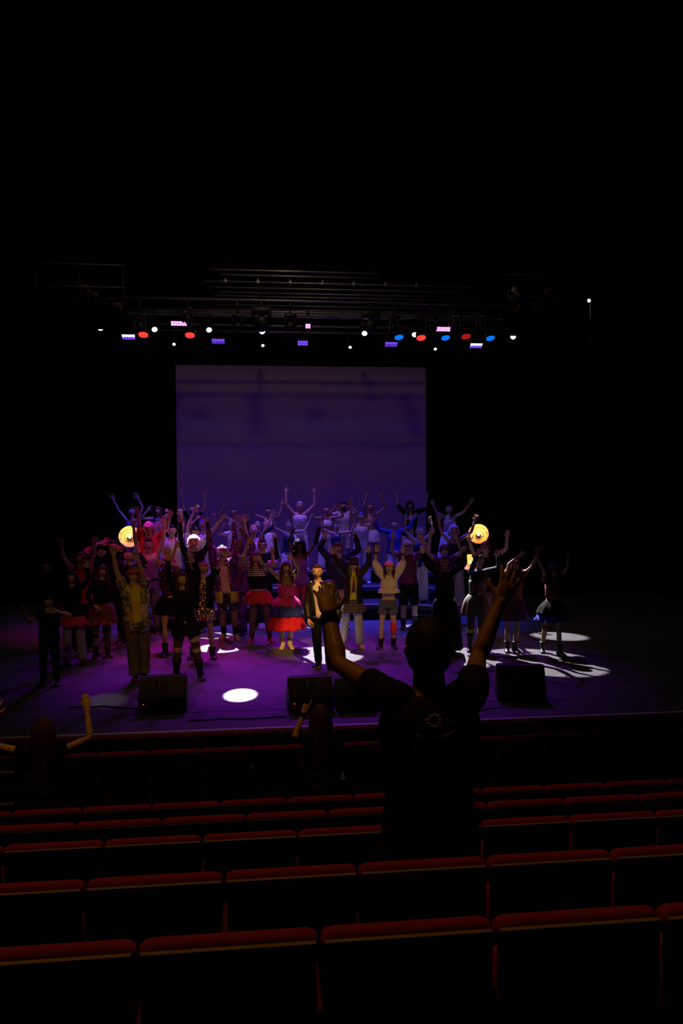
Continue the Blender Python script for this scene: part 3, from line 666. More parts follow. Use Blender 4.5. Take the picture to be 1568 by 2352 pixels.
def make_top(f, root, off):
    if not f.top: return
    items = [f.top] if isinstance(f.top[0], str) else f.top
    for it in items:
        kind, m = it[0], it[1]; o_ = it[2] if len(it) > 2 else {}
        H = f.H; g = Geo(); ph = rng.random()*6; e = o_.get('ease', .010)*(.62 if not f.hero else .6)+.0015; hem = o_.get('hem', .47); nk = o_.get('neck', .835)
        nm = o_.get('name', {'tee': 'tshirt', 'long': 'long_sleeved_top', 'tank': 'tank_top', 'jacket': 'jacket', 'blouse': 'blouse', 'puff': 'blouse', 'drape': 'draped_top', 'vest': 'waistcoat'}[kind])
        if kind == 'jacket':
            ts = [hem, .52, .58, .64, .70, .76, .80, .822, .84]; gap = .36; lo, hi = math.pi/2+gap, math.pi/2+2*math.pi-gap
            out = [ring(f, t, e+.006, 26, .03, ph+t*9, lo, hi, False) for t in ts]; inn = [ring(f, t, e, 26, .03, ph+t*9, lo, hi, False)[::-1] for t in ts]
            g.rings([a+b for a, b in zip(out, inn)])
        else:
            top_t = {'tank': .80, 'drape': .815}.get(kind, .822 if not f.hero else .838)
            ts = [t for t in (hem, .50, .54, .58, .62, .66, .70, .74, .775) if t >= hem]+[.80]+([.822] if top_t > .83 else [])+([top_t] if top_t > .80 else [])
            if o_.get('strapless'): ts = [t for t in ts if t <= .765]
            fl = o_.get('flare', 0)
            rr = [ring(f, t, e+fl*max(0, (.62-t)), 22, .025 if t < .74 else .01, ph+t*14) for t in ts]
            if kind in ('tank', 'drape') and not o_.get('strapless'):
                qs = np.linspace(0, 2*math.pi, 22, endpoint=False)
                rr[-1] = [p-Zv*H*(.034*abs(math.cos(q))**1.5+.022*math.exp(-((q-math.pi/2)/.38)**2)) for p, q in zip(rr[-1], qs)]
                rr[-2] = [p-Zv*H*.012*abs(math.cos(q)) for p, q in zip(rr[-2], qs)]
            g.rings(rr)
            if kind in ('tank', 'drape') and not o_.get('strapless'):
                for sg in (-1, 1): g.tube([f.spine(.775)+f.simg*sg*.052*H+f.f*.052*H, f.spine(.806)+f.simg*sg*.056*H+f.f*.030*H, f.spine(.822)+f.simg*sg*.058*H, f.spine(.806)+f.simg*sg*.056*H-f.f*.034*H, f.spine(.775)+f.simg*sg*.052*H-f.f*.050*H], .0075*H, 8)
            if kind == 'drape':
                for q, (t, w_) in enumerate(((.775, .060), (.745, .066), (.715, .070), (.685, .07))):
                    g.tube([f.spine(t)+f.s*math.sin(a)*w_*H+f.f*((interp(f, t)[1]+.012)*H*math.cos(a)+.01*H)-Zv*(math.cos(a)**2)*.035*H for a in np.linspace(-1.2, 1.2, 13)], .0085*H, 6)
            if kind in ('tee', 'long', 'blouse', 'puff', 'vest'):
                g.tube([f.spine(.80), f.spine(.822), f.spine(nk+.004)], [(.075*H, .055*H), (.058*H, .046*H), (.042*H, .042*H)] if abs(f.s[0]) > .7 else .055*H, 14)
            if o_.get('ruffle'):
                t0 = hem+.035; g.rings([ring(f, t0, e+.004, 36, .02, ph), ring(f, t0-.03, e+.03, 36, .06, ph), ring(f, t0-.055, e+.045, 36, .08, ph), ring(f, t0-.055, e+.035, 36, .08, ph)])
        slv = {'tee': .5, 'long': 2, 'jacket': 2, 'blouse': 2, 'puff': 1.25, 'tank': 0, 'drape': 0, 'vest': 0}[kind]; slv = o_.get('sleeve', slv)
        if slv:
            for Sj, Ew, Wr, dr in f.arms:
                inn = lerp(Sj, f.spine(.78), .5); mw = (1.0 if f.sex == 'm' else .88)*f.wide**.7; es = e*.45+(.005 if kind == 'jacket' else .001)
                pts = [inn, lerp(inn, Sj, .6), Sj]; rr = [(.034+es)*H*mw, (.035+es)*H*mw, (.034+es)*H*mw]
                N = 9
                for k in range(1, N+1):
                    t = slv*k/N
                    if t <= 1: p = lerp(Sj, Ew, t); r = lerp(.032, .0235, t)
                    else: p = lerp(Ew, Wr, t-1); r = lerp(.0245, .0175, t-1)
                    bulge = o_.get('bell', 0)*(k/N)**2 if kind != 'puff' else .022*math.sin(math.pi*min(1, k/N*1.02))
                    if o_.get('bell') or kind == 'puff': pass
                    pts.append(p); rr.append((r*mw+es+bulge)*H*(1+.035*math.sin(k*2.1+ph)))
                if slv > .9:                      # soften the elbow
                    pass
                if kind in ('puff',): rr[-1] = rr[-1]*.85
                g.tube(pts, rr, 14)
        ob = g.xform(off).build(nm, m, root)
        if o_.get('logo'):
            lg = Geo(); cen = f.spine(.735)+f.f*(interp(f, .735)[1]+e+.012)*H*1.0
            for k in range(o_.get('nlogo', 14)):
                a, r = rng.random()*6.28, rng.random()**.5*.035*H; p = cen+f.s*math.cos(a)*r*1.3+Zv*math.sin(a)*r
                lg.ball(p, (.006*H, .004*H, .0045*H), 6, 4)
            lg.xform(off).build('chest_emblem', o_['logo'], ob)
def make_bot(f, root, off):
    if not f.bot: return
    global_n = 96
    items = [f.bot] if isinstance(f.bot[0], str) else f.bot
    for it in items:
        kind, m = it[0], it[1]; o_ = it[2] if len(it) > 2 else {}; H = f.H; g = Geo(); ph = rng.random()*6
        if kind in ('trousers', 'wide', 'jeans', 'shorts', 'leggings', 'cargo', 'bermuda'):
            e0, e1, end = {'trousers': (.006, .011, .985), 'wide': (.008, .042, 1.02), 'jeans': (.006, .020, 1.0), 'shorts': (.010, .015, o_.get('end', .30)), 'leggings': (.002, .003, .97), 'cargo': (.010, .024, .90), 'bermuda': (.010, .020, .52)}[kind]
            wt = o_.get('waist', .59)
            g.rings([ring(f, t, max(.002, e0*(1 if t < .53 else .35)), 20, .008, ph) for t in (.468, .49, .52, .55, wt-.01, wt)])
            for hip, kn, an in f.legs:
                pts, rr = [], []
                for t in np.linspace(0, end, 12):
                    p = lerp(hip, kn, t*2) if t < .5 else lerp(kn, an, t*2-1); pts.append(p)
                    r = (lerp(.053, .034, t*2) if t < .5 else lerp(.035, .0235, t*2-1))
                    rr.append((r+lerp(e0, e1, t/max(end, .1)))*H*(1+(.02 if kind == 'leggings' else .035)*math.sin(t*31+ph)))
                if kind == 'cargo': pts += [pts[-1]+Zv*.001, pts[-1]-Zv*.03*H]; rr += [rr[-1]*1.1, rr[-1]*1.1]
                g.tube(pts, rr, 16)
            nm = {'shorts': 'shorts', 'bermuda': 'long_shorts', 'leggings': 'tights'}.get(kind, 'trousers')
            g.xform(off).build(nm, m, root)
        elif kind in ('skirt', 'tutu', 'longskirt', 'tier'):
            t0, t1, fl = o_.get('t0', .60), o_.get('t1', .36), o_.get('flare', .07); wob = o_.get('wob', .05 if kind != 'tutu' else .09); N = 10; R = []; n = 48 if kind not in ('tier', 'tutu') else 110
            for k in range(N+1):
                u = k/N; t = lerp(t0, t1, u); rx, ry, dy = interp(f, min(max(t, .52), t0)); ex = o_.get('e', .010)+fl*(u**(.8 if kind != 'tier' else .55))
                c = f.spine(t); R.append([c+f.s*((rx+ex)*H*(1+wob*u*math.sin(11*q+ph)+wob*.4*u*math.sin(23*q))*math.cos(q))+f.f*((ry+ex)*H*(1+wob*u*math.sin(11*q+ph))*math.sin(q))+Zv*(wob*.12*u*math.sin(8*q+ph)) for q in np.linspace(0, 2*math.pi, n, endpoint=False)])
            if kind in ('tier', 'tutu'):
                R = [[np.array(p)+rng.normal(size=3)*np.array((.006, .006, .010))*(i/N) for p in r] for i, r in enumerate(R)]
                c = f.spine(t1+.012); R.append([lerp(np.array(p), c, .10)+Zv*.012 for p in R[-1]])
            g.rings(R)
            ob = g.xform(off).build(o_.get('name', 'skirt'), m, root)
def make_shoes(f, root, off):
    kind, c = f.shoe[0], f.shoe[1]; m = c if not isinstance(c, str) else mat('shoe_'+c, {'black': (.012, .012, .012), 'white': (.75, .73, .72), 'red': (.35, .02, .02), 'tan': (.35, .24, .18), 'brown': (.10, .05, .03)}[c], .4 if c == 'black' else .6)
    H = f.H; sole = f.shoe[2] if len(f.shoe) > 2 else None
    for i, (hip, kn, an) in enumerate(f.legs):
        sg = -1 if i == 0 else 1; d = Vector(f.f)+Vector(f.simg)*sg*(.28 if not f.back else .1); d.z = 0; d.normalize(); sd = Vector((d.y, -d.x, 0)); z0 = f.z+.003
        base = Vector((an[0], an[1], z0)); g = Geo(); R = []; th = .012*H if sole is not None else 0
        for t, wd, hg in ((-.040, .010, .030), (-.036, .020, .042), (-.02, .0245, .050), (.015, .024, .054), (.045, .026, .042), (.075, .030, .030), (.098, .027, .022), (.110, .014, .014)):
            c0 = base+d*t*H; row = []
            for q in np.linspace(0, 2*math.pi, 12, endpoint=False):
                x = math.cos(q)*wd*H; z = (math.sin(q)*.5+.5)*hg*H*1.02; z = max(z, 0) if math.sin(q) > -.6 else 0; row.append(c0+sd*x+Vector((0, 0, z+th*.6)))
            R.append(row)
        g.rings([[tuple(p) for p in r] for r in R])
        if kind == 'boot' or kind == 'highboot':
            tt = .30 if kind == 'boot' else .62
            pts = [an-Zv*.02*H]+[lerp(an, kn, u) for u in np.linspace(.0, tt, 5)]; g.tube(pts, [.030*H, .030*H, .030*H, .032*H, .036*H if kind == 'boot' else .041*H, .038*H if kind == 'boot' else .046*H], 14)
        if kind == 'sock': pass
        s_ = g.xform(off).build({'boot': 'boot', 'highboot': 'boot'}.get(kind, 'shoe'), m, root)
        if sole is not None:
            g = Geo(); R = []
            for z in (0, th):
                ring_ = []
                for q in np.linspace(0, 2*math.pi, 20, endpoint=False):
                    l_ = math.cos(q); w_ = .030*(1 if l_ > 0 else .86); p = base+d*(.035+.080*l_)*H+sd*math.sin(q)*w_*H+Vector((0, 0, z)); ring_.append(tuple(p))
                R.append(ring_)
            g.rings(R); g.xform(off).build('sole', sole, s_)
def mesh_np(name, chunks, mats):
    """join (verts, loop_index, loop_start, loop_total, material per face) chunks into one mesh"""
    V = []; LI = []; LS = []; LT = []; MI = []; vo = lo = 0
    for v, li, ps, pt, mi in chunks:
        V.append(v); LI.append(li+vo); LS.append(ps+lo); LT.append(pt); MI.append(mi); vo += len(v); lo += len(li)
    V = np.concatenate(V); LI = np.concatenate(LI); LS = np.concatenate(LS); MI = np.concatenate(MI)
    me = bpy.data.meshes.new(name); me.vertices.add(len(V)); me.vertices.foreach_set('co', V.ravel()); me.loops.add(len(LI)); me.loops.foreach_set('vertex_index', LI)
    me.polygons.add(len(LS)); me.polygons.foreach_set('loop_start', LS)
    for m in mats: me.materials.append(m)
    me.polygons.foreach_set('material_index', MI); me.polygons.foreach_set('use_smooth', np.ones(len(LS), bool)); me.update(calc_edges=True); me.validate(); return me
def geo_chunk(g, M, remap=None):
    v = np.array(g.v); A = np.array(M); v = v @ A[:3, :3].T+A[:3, 3]
    li = np.array([i for f in g.f for i in f]); pt = np.array([len(f) for f in g.f]); ps = np.concatenate([[0], np.cumsum(pt)[:-1]])
    return v, li, ps, pt, np.array(g.m)
def finish_people():
    bpy.context.view_layer.update(); dg = bpy.context.evaluated_depsgraph_get()
    HN = {k: collect(o, dg) for k, o in HANDOBJ.items()}
    for f in PEOPLE:
        H = f.H; root = empty('person', (f.pel[0], f.Y, f.z), f.label, f.cat, f.group); f.root = root
        base = Vector((f.pel[0], f.Y, f.z)); off = Matrix.Translation(-base)
        v, li, ps, pt = collect(f.core, dg); v = v-np.array(base); ch = [(v, li, ps, pt, np.zeros(len(ps), int))]
        ch.append(geo_chunk(HEADS[f.mouth], off @ head_frame(f)))
        for i, (Sj, Ew, Wr, dr) in enumerate(f.arms):
            z_ = Vector(dr); fr = Vector(f.f) if dr[2] > -.2 else Vector(f.f)*.4-Vector(f.simg)*(-1 if i == 0 else 1)
            y_ = (fr-z_*fr.dot(z_)).normalized(); x_ = y_.cross(z_)
            inward = Vector(f.simg)*(1 if i == 0 else -1)
            if x_.dot(inward) < 0 and dr[2] > -.2: x_ = -x_
            hl = .112*H*(1 if f.sex == 'm' else .95); M = off @ Matrix(((x_.x*hl, y_.x*hl, z_.x*hl, Wr[0]), (x_.y*hl, y_.y*hl, z_.y*hl, Wr[1]), (x_.z*hl, y_.z*hl, z_.z*hl, Wr[2]), (0, 0, 0, 1)))
            hv, hli, hps, hpt = HN[f.hands[i]]; A = np.array(M); hv = hv @ A[:3, :3].T+A[:3, 3]
            if M.to_3x3().determinant() < 0:
                hli = hli.copy()
                for s0, t0 in zip(hps, hpt): hli[s0:s0+t0] = hli[s0:s0+t0][::-1]
            ch.append((hv, hli, hps, hpt, np.zeros(len(hps), int)))
        me = mesh_np('body', ch, [skin(f.sk), m_eye, m_dark, m_lip, m_mouth, hcol(f.hair[1] if f.hair[1] in ('brown', 'black', 'auburn') else 'brown')])
        b = bpy.data.objects.new('body', me); COL.objects.link(b); b.parent = root
        if f.hair[0] != 'none': make_hair(f, root, off)
        make_top(f, root, off); make_bot(f, root, off)
        if f.shoe: make_shoes(f, root, off)
        make_acc(f, root, off)
        if f.S == 'x': pass
        print('PERSON %5.2f Y=%5.2f z=%4.2f %s' % (f.H, f.Y, f.z, f.label[:60]))
    for o in TMP:
        me = o.data; bpy.data.objects.remove(o); bpy.data.meshes.remove(me)

def back_pt(f, px, py, lift=.008):
    """point on the camera side of somebody seen from behind, over the shirt"""
    p = at(px, py, f.Y-.12*f.H*.8); t = (p.z-f.z)/f.H
    rx, ry, dy = interp(f, max(.47, min(.84, t))); e = .0175*f.H; c = f.spine(t); u = max(-.95, min(.95, (p.x-c[0])/((rx*f.H+e)*1.0)))
    y = c[1]-(ry*f.H+e)*math.sqrt(1-u*u)-lift
    q = at(px, py, y); return np.array((q.x, y, q.z))
# ================================================================== THE CAST (pixel hints: head top, image-left hand, image-right hand)
def fab(name, c, **k): return mat(name, c, k.pop('rough', .8), **k)
WHITE = fab('white_cotton', (.72, .70, .70), scale=40); CREAM = fab('cream_cotton', (.70, .62, .52), scale=40); BLACKC = fab('black_cloth', (.008, .008, .009), spec=.12)
LEATHER = fab('black_leather', (.014, .013, .012), rough=.5, spec=.3, bump=.3); NAVY = fab('navy_cloth', (.012, .018, .06)); BLUE = fab('blue_sweatshirt', (.02, .04, .30)); DENIM = fab('faded_denim', (.38, .40, .42), scale=70)
OLIVE = fab('olive_cotton', (.12, .11, .07), scale=50); DARKDEN = fab('dark_denim', (.09, .10, .12), scale=70); PINK = fab('pink_cloth', (.75, .22, .32)); PALEPINK = fab('pale_pink_cloth', (.62, .35, .36)); MAROON = fab('maroon_satin', (.20, .02, .05), rough=.4)
REDC = fab('red_cloth', (.60, .015, .02)); PURP = fab('purple_knit', (.22, .06, .26)); REDPANT = fab('raspberry_cotton', (.50, .03, .08)); FLOR = fab('floral_print', (.05, .10, .16), kind='floral', col2=(.55, .52, .44), col3=(.30, .22, .06), scale=6)
STR = fab('black_and_cream_stripe', (.02, .02, .02), kind='stripe', col2=(.62, .55, .45), scale=9); STR2 = fab('fine_stripe', (.02, .02, .02), kind='vstripe', col2=(.65, .58, .45), scale=11)
GOLDSEQ = fab('gold_sequins', (.75, .50, .28), kind='sequin', scale=70); PURSEQ = fab('purple_sequins', (.28, .08, .25), kind='sequin', scale=75); PLAID = fab('dark_plaid', (.035, .03, .03), kind='plaid', col2=(.22, .17, .12), scale=6)
REDPLAID = fab('red_plaid', (.05, .03, .03), kind='plaid', col2=(.30, .05, .06), scale=7); PEACH = fab('peach_satin', (.60, .30, .25), rough=.5); YELLOW = fab('yellow_cotton', (.60, .55, .05)); ORANGE = fab('red_bandana', (.62, .06, .03))
TUL_P = fab('magenta_tulle', (.70, .04, .22), scale=90, bump=.8); TUL_B = fab('blue_tulle', (.03, .05, .32), scale=90, bump=.8); TUL_R = fab('red_tulle', (.75, .012, .03), scale=90, bump=.8); TUL_PK = fab('pink_tutu', (.65, .05, .16), scale=90, bump=.8)
FUR = fab('red_fur_trim', (.50, .015, .02), scale=60, bump=1.0); KHAKI = fab('khaki_cotton', (.20, .18, .10)); TIGHT = fab('sheer_tights', (.09, .05, .035), rough=.6); TAN = fab('sand_cotton', (.42, .33, .24)); PATCHD = fab('patchwork_denim', (.12, .13, .11), kind='patch', col2=(.08, .085, .07), col3=(.16, .05, .04), scale=7)
GOLD = mat('gold_metal', (.8, .55, .2), .25, 1); SILVER = mat('silver_metal', (.7, .7, .72), .25, 1); NEONY = fab('neon_yellow', (.45, .45, .05)); BONE = fab('bone_plastic', (.55, .5, .4)); GREYC = fab('grey_trousers', (.16, .14, .13))
PRINT = fab('pale_print', (.60, .58, .58)); ORN = fab('burnt_orange_cloth', (.28, .09, .03)); YBAND = fab('yellow_fur_cuff', (.70, .48, .05), bump=.8, scale=80); CORAL = fab('coral_wrap', (.85, .06, .03)); CAPM = fab('pink_cap_cloth', (.85, .30, .55)); BLUER = fab('blue_ruffle', (.04, .06, .45), scale=80, bump=.6)
G_top, G_mid, G_low, G_fl = 'cast on the top riser', 'cast on the middle riser', 'cast on the lowest riser', 'cast on the stage floor'
A = dict
# --- top riser
P('young man in white draped top, arms straight up, centre of top riser', (688, 1150), (656, 1121), (721.5, 1123), lev=3, eL=(657, 1160), eR=(722, 1160), sex='m', hair=('short', 'grey'), top=('drape', WHITE), bot=('wide', WHITE), shoe=('shoe', 'white'), acc=(('necklace', SILVER),), mouth='c', group=G_top)
P('dark-haired woman in pink camisole on top riser, left of man with straight arms', (616, 1163), (579, 1155), (651, 1150), lev=3, eL=(585, 1182), eR=(638, 1186), hair=('lowbun', 'black'), top=('tank', PALEPINK, A(hem=.60)), bot=('skirt', WHITE, A(t1=.2)), acc=(('bracelet', SILVER, 0),), group=G_top)
P('dark-haired woman with centre parting in pale top, top riser, above a pale bent wrist', (536.6, 1165), (515.5, 1156), (563.5, 1155), lev=3, sex='f', sk='tan', hair=('lowbun', 'black'), top=('tank', WHITE), bot=('wide', WHITE), group=G_top)
P('person in black high-necked top on top riser, in front of the left screen edge', (441.5, 1159), (414, 1126), (469.5, 1134), lev=3, eR=(470, 1168), sex='f', hair=('slick', 'brown'), top=('long', BLACKC, A(sleeve=.6)), bot=('wide', WHITE), acc=(), mouth='o', group=G_top)
P('leftmost woman on top riser, arms thrown wide, barely lit blue top', (302.5, 1164), (258, 1143), (315, 1138), lev=3, eL=(272, 1172), eR=(327, 1166), hair=('slick', 'brown'), top=('tank', fab('dim_blue_cotton', (.12, .14, .40))), bot=('wide', WHITE), group=G_top)
P('dim woman in pale tee with one arm bent over her head, behind pink cap', (363, 1162), (343, 1166), (386, 1172), lev=3, eR=(392, 1178), sex='f', hair=('long', 'brown'), top=('tee', PALEPINK), bot=('wide', WHITE), hands=('open', 'relaxed'), group=G_top)
P('woman in white scooped crop top with both arms bent out sideways', (749, 1161), (716, 1184), (777.5, 1161), dY=-.25, lev=3, eL=(722, 1190), eR=(789, 1187), hair=('slick', 'black'), sk='tan', top=('tank', WHITE, A(hem=.68)), bot=('wide', WHITE), acc=(('necklace', SILVER),), group=G_top)
P('bearded dark-haired man in white tee on top riser, arms crossing neighbour', (788, 1151), (771, 1163), (801.5, 1157), dY=.28, lev=3, eR=(815, 1180), sex='m', sk='tan', hair=('short', 'black'), top=('tee', CREAM), bot=('shorts', WHITE, A(end=.48)), acc=(('beard', hcol('black')),), mouth='c', group=G_top)
P('woman in peach top on top riser with arms curved high like a frame', (851, 1154), (841.5, 1129), (874.5, 1133), lev=3, eL=(834, 1166), eR=(884, 1166), hair=('slick', 'brown'), sk='tan', top=('tank', PEACH), bot=('skirt', WHITE, A(t1=.40, flare=.05)), group=G_top)
P('woman with fluffy black bob and black jacket at right edge of the screen', (941, 1149), (908.5, 1131), (980, 1138), lev=3, eL=(913, 1162), eR=(975, 1168), hair=('bob', 'black'), top=(('tank', PALEPINK), ('jacket', BLACKC, A(ease=.03, sleeve=1.1))), bot=('wide', WHITE), group=G_top)
P('rightmost woman on top riser, pink strapless top, arms spread wide', (1031, 1158), (989.5, 1155), (1081, 1151), lev=3, eL=(1001, 1178), eR=(1060, 1176), hair=('slick', 'brown'), top=('tank', PALEPINK, A(hem=.58)), bot=('skirt', WHITE, A(t1=.2)), group=G_top)
# --- middle riser
P('person with blue wavy hair in white cowl top, middle riser', (829, 1175), (803, 1152), (858, 1184), dY=.25, lev=2, eL=(806, 1185), eR=(849, 1205), sex='m', hair=('short', 'blue'), top=('drape', WHITE, A(ease=.02)), bot=('wide', WHITE), shoe=('shoe', 'white'), group=G_mid)
P('tall figure in royal blue sweatshirt with chest emblem, arms out wide', (905, 1194), (858, 1189), (952, 1184), lev=2, eL=(868, 1216), eR=(944, 1210), hair=('slick', 'brown'), wide=1.15, top=('long', BLUE, A(ease=.022, logo=PRINT)), bot=('wide', WHITE), shoe=('shoe', 'white'), group=G_mid)
P('dark-haired woman in navy sleeveless shirt looking to the right', (770, 1197), (741.5, 1188), (817, 1191), dY=-.25, lev=2, eL=(741, 1215), eR=(809, 1221), hair=('lowbun', 'brown'), face=35, top=('tank', NAVY), bot=('wide', WHITE), group=G_mid)
P('woman in black sleeveless top, arms curved in a wide U, left of centre', (662, 1195), (628.5, 1184), (715.5, 1185), lev=2, eL=(632, 1213), eR=(701, 1218), hair=('bun', 'lightbrown'), face=10, top=('tank', NAVY), bot=('wide', WHITE), mouth='c', group=G_mid)
P('person in dark long sleeves behind the woman in white scoop vest', (591, 1196), (568, 1188), (630, 1181), lev=2, eL=(568, 1213), eR=(631, 1207), sex='m', hair=('slick', 'grey'), top=('long', NAVY), bot=('wide', WHITE), group=G_mid)
P('person with blue cap of hair in loose white top, wrist bent in front of face', (537, 1196), (515, 1206), (541, 1187), lev=2, eR=(552, 1214), hair=('short', 'blue'), top=('tee', WHITE, A(ease=.03)), bot=('wide', WHITE), group=G_mid)
P('pale blue-lit person with raised fingers behind the curly-haired singer', (466, 1192), (457, 1186), (492, 1184), lev=2, eR=(500, 1212), hair=('short', 'blue'), top=('tee', WHITE), bot=('wide', WHITE), hands=('point', 'relaxed'), group=G_mid)
# --- lowest riser
P('woman in white scoop crop vest, left arm bent and right arm crossing high', (581.6, 1204), (551, 1190), (627, 1181), lev=1, eL=(555, 1222), eR=(607, 1218), hair=('slick', 'blond'), top=('tank', WHITE, A(hem=.66)), bot=('wide', WHITE), group=G_low)
P('woman in navy sleeveless top and wide white trousers, arms in a narrow V', (961.6, 1207), (928, 1189), (984.5, 1193), lev=1, eL=(930, 1222), eR=(994, 1221), hair=('slick', 'lightbrown'), face=25, top=('tank', NAVY), bot=('wide', WHITE), acc=(('bracelet', SILVER, 0), ('bracelet', SILVER, 1)), group=G_low)
P('woman with silver-grey hair in navy tank and white trousers, left of lit lamp', (1041, 1203), (1004, 1188), (1088, 1190), lev=1, eL=(1010, 1224), eR=(1075, 1223), hair=('bob', 'grey'), top=('tank', NAVY), bot=('wide', WHITE), group=G_low)
P('curly dark-haired singer in white tee, left arm bent high in white light', (449, 1207), (449, 1168), (513, 1188), lev=1, eL=(432, 1203), eR=(490, 1216), sex='m', hair=('curly', 'black'), top=('tee', WHITE, A(ease=.02)), bot=('wide', WHITE), group=G_low)
P('man in bright pink baseball cap and open jacket, arms raised', (341, 1196), (318, 1174), (394, 1182), lev=1, eL=(322, 1205), eR=(384, 1212), sex='m', hair=('short', 'brown'), hat=.03, top=(('tee', WHITE), ('jacket', REDC, A(sleeve=.7))), bot=('trousers', NAVY), acc=(('cap', CAPM),), mouth='c', group=G_low)
P('dark-haired person in loose white tee between pink cap and blond wig', (394, 1203), (375, 1192), (417, 1178), lev=1, eR=(420, 1206), sex='m', hair=('short', 'black'), hands=('relaxed', 'open'), top=('tee', WHITE, A(ease=.03)), bot=('trousers', NAVY), group=G_low)
# --- back of the stage floor
P('singing man with slick black hair in purple vest, left of the pink wig', (340, 1234), (309, 1204), (377, 1196), Y=16.6, eL=(314, 1244), eR=(375, 1240), sex='m', hair=('short', 'black'), face=15, top=('tank', PURP), bot=('trousers', DARKDEN), acc=(('belt', BLACKC, .575),), group=G_fl)
P('person with glowing blond wig and black long gloves', (445, 1226), (414, 1200), (476, 1200), Y=16.8, eL=(418, 1246), eR=(483, 1240), sex='m', hair=('wig', 'white'), top=('long', BLACKC), bot=('trousers', BLACKC), acc=(('glove', BLACKC, 0, .1), ('glove', BLACKC, 1, .1)), mouth='c', hat=.05, group=G_fl)
P('tall dark-skinned person in purple sequin coat behind the striped sleeve', (548, 1243), (537, 1207), (556, 1221), feet=[(562, 1457), (548, 1459)], eL=(541, 1238), sex='m', sk='dark', hair=('short', 'black'), top=('jacket', PURSEQ), bot=('trousers', PURSEQ), shoe=('boot', 'black'), group=G_fl)
P('woman with black afro, purple top and raspberry trousers', (687, 1233), (671, 1218), (730, 1216), feet=[(680, 1432), (700, 1432)], eL=(662, 1244), eR=(724, 1248), hair=('afro', 'black'), sk='dark', hat=.08, top=('tank', PURP), bot=('trousers', REDPANT), acc=(('glove', BLACKC, 1, 0.0),), wide=1.1, group=G_fl)
P('black-haired person in black tee behind the girl with crossed striped sleeve', (602, 1236), (560, 1190), (631, 1234), Y=17.0, eL=(566, 1236), eR=(633, 1280), sex='m', hair=('short', 'black'), top=('tee', BLACKC), bot=('trousers', BLACKC), acc=(('shades', m_dark), ('glove', BLACKC, 1, .0)), group=G_fl)
P('broad man in navy sweatshirt with red curls behind the bowler hat', (775.5, 1241), (744, 1230), (814, 1229), Y=16.6, eL=(735, 1260), eR=(821, 1262), sex='m', hair=('curly', 'auburn'), wide=1.3, top=('long', NAVY, A(ease=.025, logo=PRINT)), bot=('trousers', GREYC), acc=(('glove', BLACKC, 1, .2),), hat=.04, group=G_fl)
P('man with frosted fringe, dark glasses, maroon satin shirt and long black shorts', (935, 1238), (899, 1230), (990, 1222), feet=[(927, 1446), (953, 1436)], eL=(897, 1264), eR=(978, 1264), sex='m', hair=('fringe', 'blond'), top=('tee', MAROON, A(ease=.02, hem=.50)), bot=('bermuda', BLACKC), shoe=('boot', 'black'), acc=(('shades', m_dark), ('necklace', SILVER)), mouth='c', hat=.035, group=G_fl)
P('auburn-fringed person behind the braided woman, bracelet on raised arm', (1019, 1249), (968, 1239), (1044, 1233), Y=16.4, eL=(982, 1272), eR=(1054, 1266), sex='m', hair=('fringe', 'auburn'), top=('tee', fab('plum_cloth', (.16, .03, .10))), bot=('trousers', BLACKC), acc=(('bracelet', PINK, 0),), group=G_fl)
P('curly-haired man in dark glasses and black shirt in front of lit lamp', (1114, 1241), (1070, 1237), (1159, 1226), feet=[(1128, 1458), (1110, 1458)], eL=(1080, 1266), eR=(1159, 1260), sex='m', hair=('curly', 'lightbrown'), top=('tee', BLACKC, A(ease=.02)), bot=('trousers', GREYC), acc=(('shades', m_dark),), hat=.04, mouth='c', group=G_fl)
P('dim person with magenta-lit bald crown behind the boy in floral shirt', (297, 1261), (279, 1258), (316, 1262), Y=15.6, sex='m', hair=('bald', 'black'), top=('long', BLACKC), bot=('trousers', BLACKC), face=-30, mouth='c', group=G_fl)
P('dim figure in purple-lit hood left of the lit lamp', (258, 1238), (241, 1243), (270, 1258), Y=16.2, sex='f', hair=('long', 'black'), top=('long', BLACKC), bot=('trousers', BLACKC), mouth='c', face=20, group=G_fl)
P('barely lit man at the back left, left of the hooded figure', (223, 1236), (203, 1262), (240, 1270), Y=17.1, sex='m', hair=('short', 'black'), top=('long', BLACKC), bot=('trousers', BLACKC), mouth='c', group=G_fl)
P('woman in red printed top with arms up, back row far left', (185, 1265), (147, 1245), (223, 1240), Y=15.0, eL=(149, 1280), eR=(218, 1274), hair=('long', 'auburn'), wide=1.1, top=('tee', REDC, A(logo=PRINT, sleeve=.2)), bot=('trousers', BLACKC), group=G_fl)
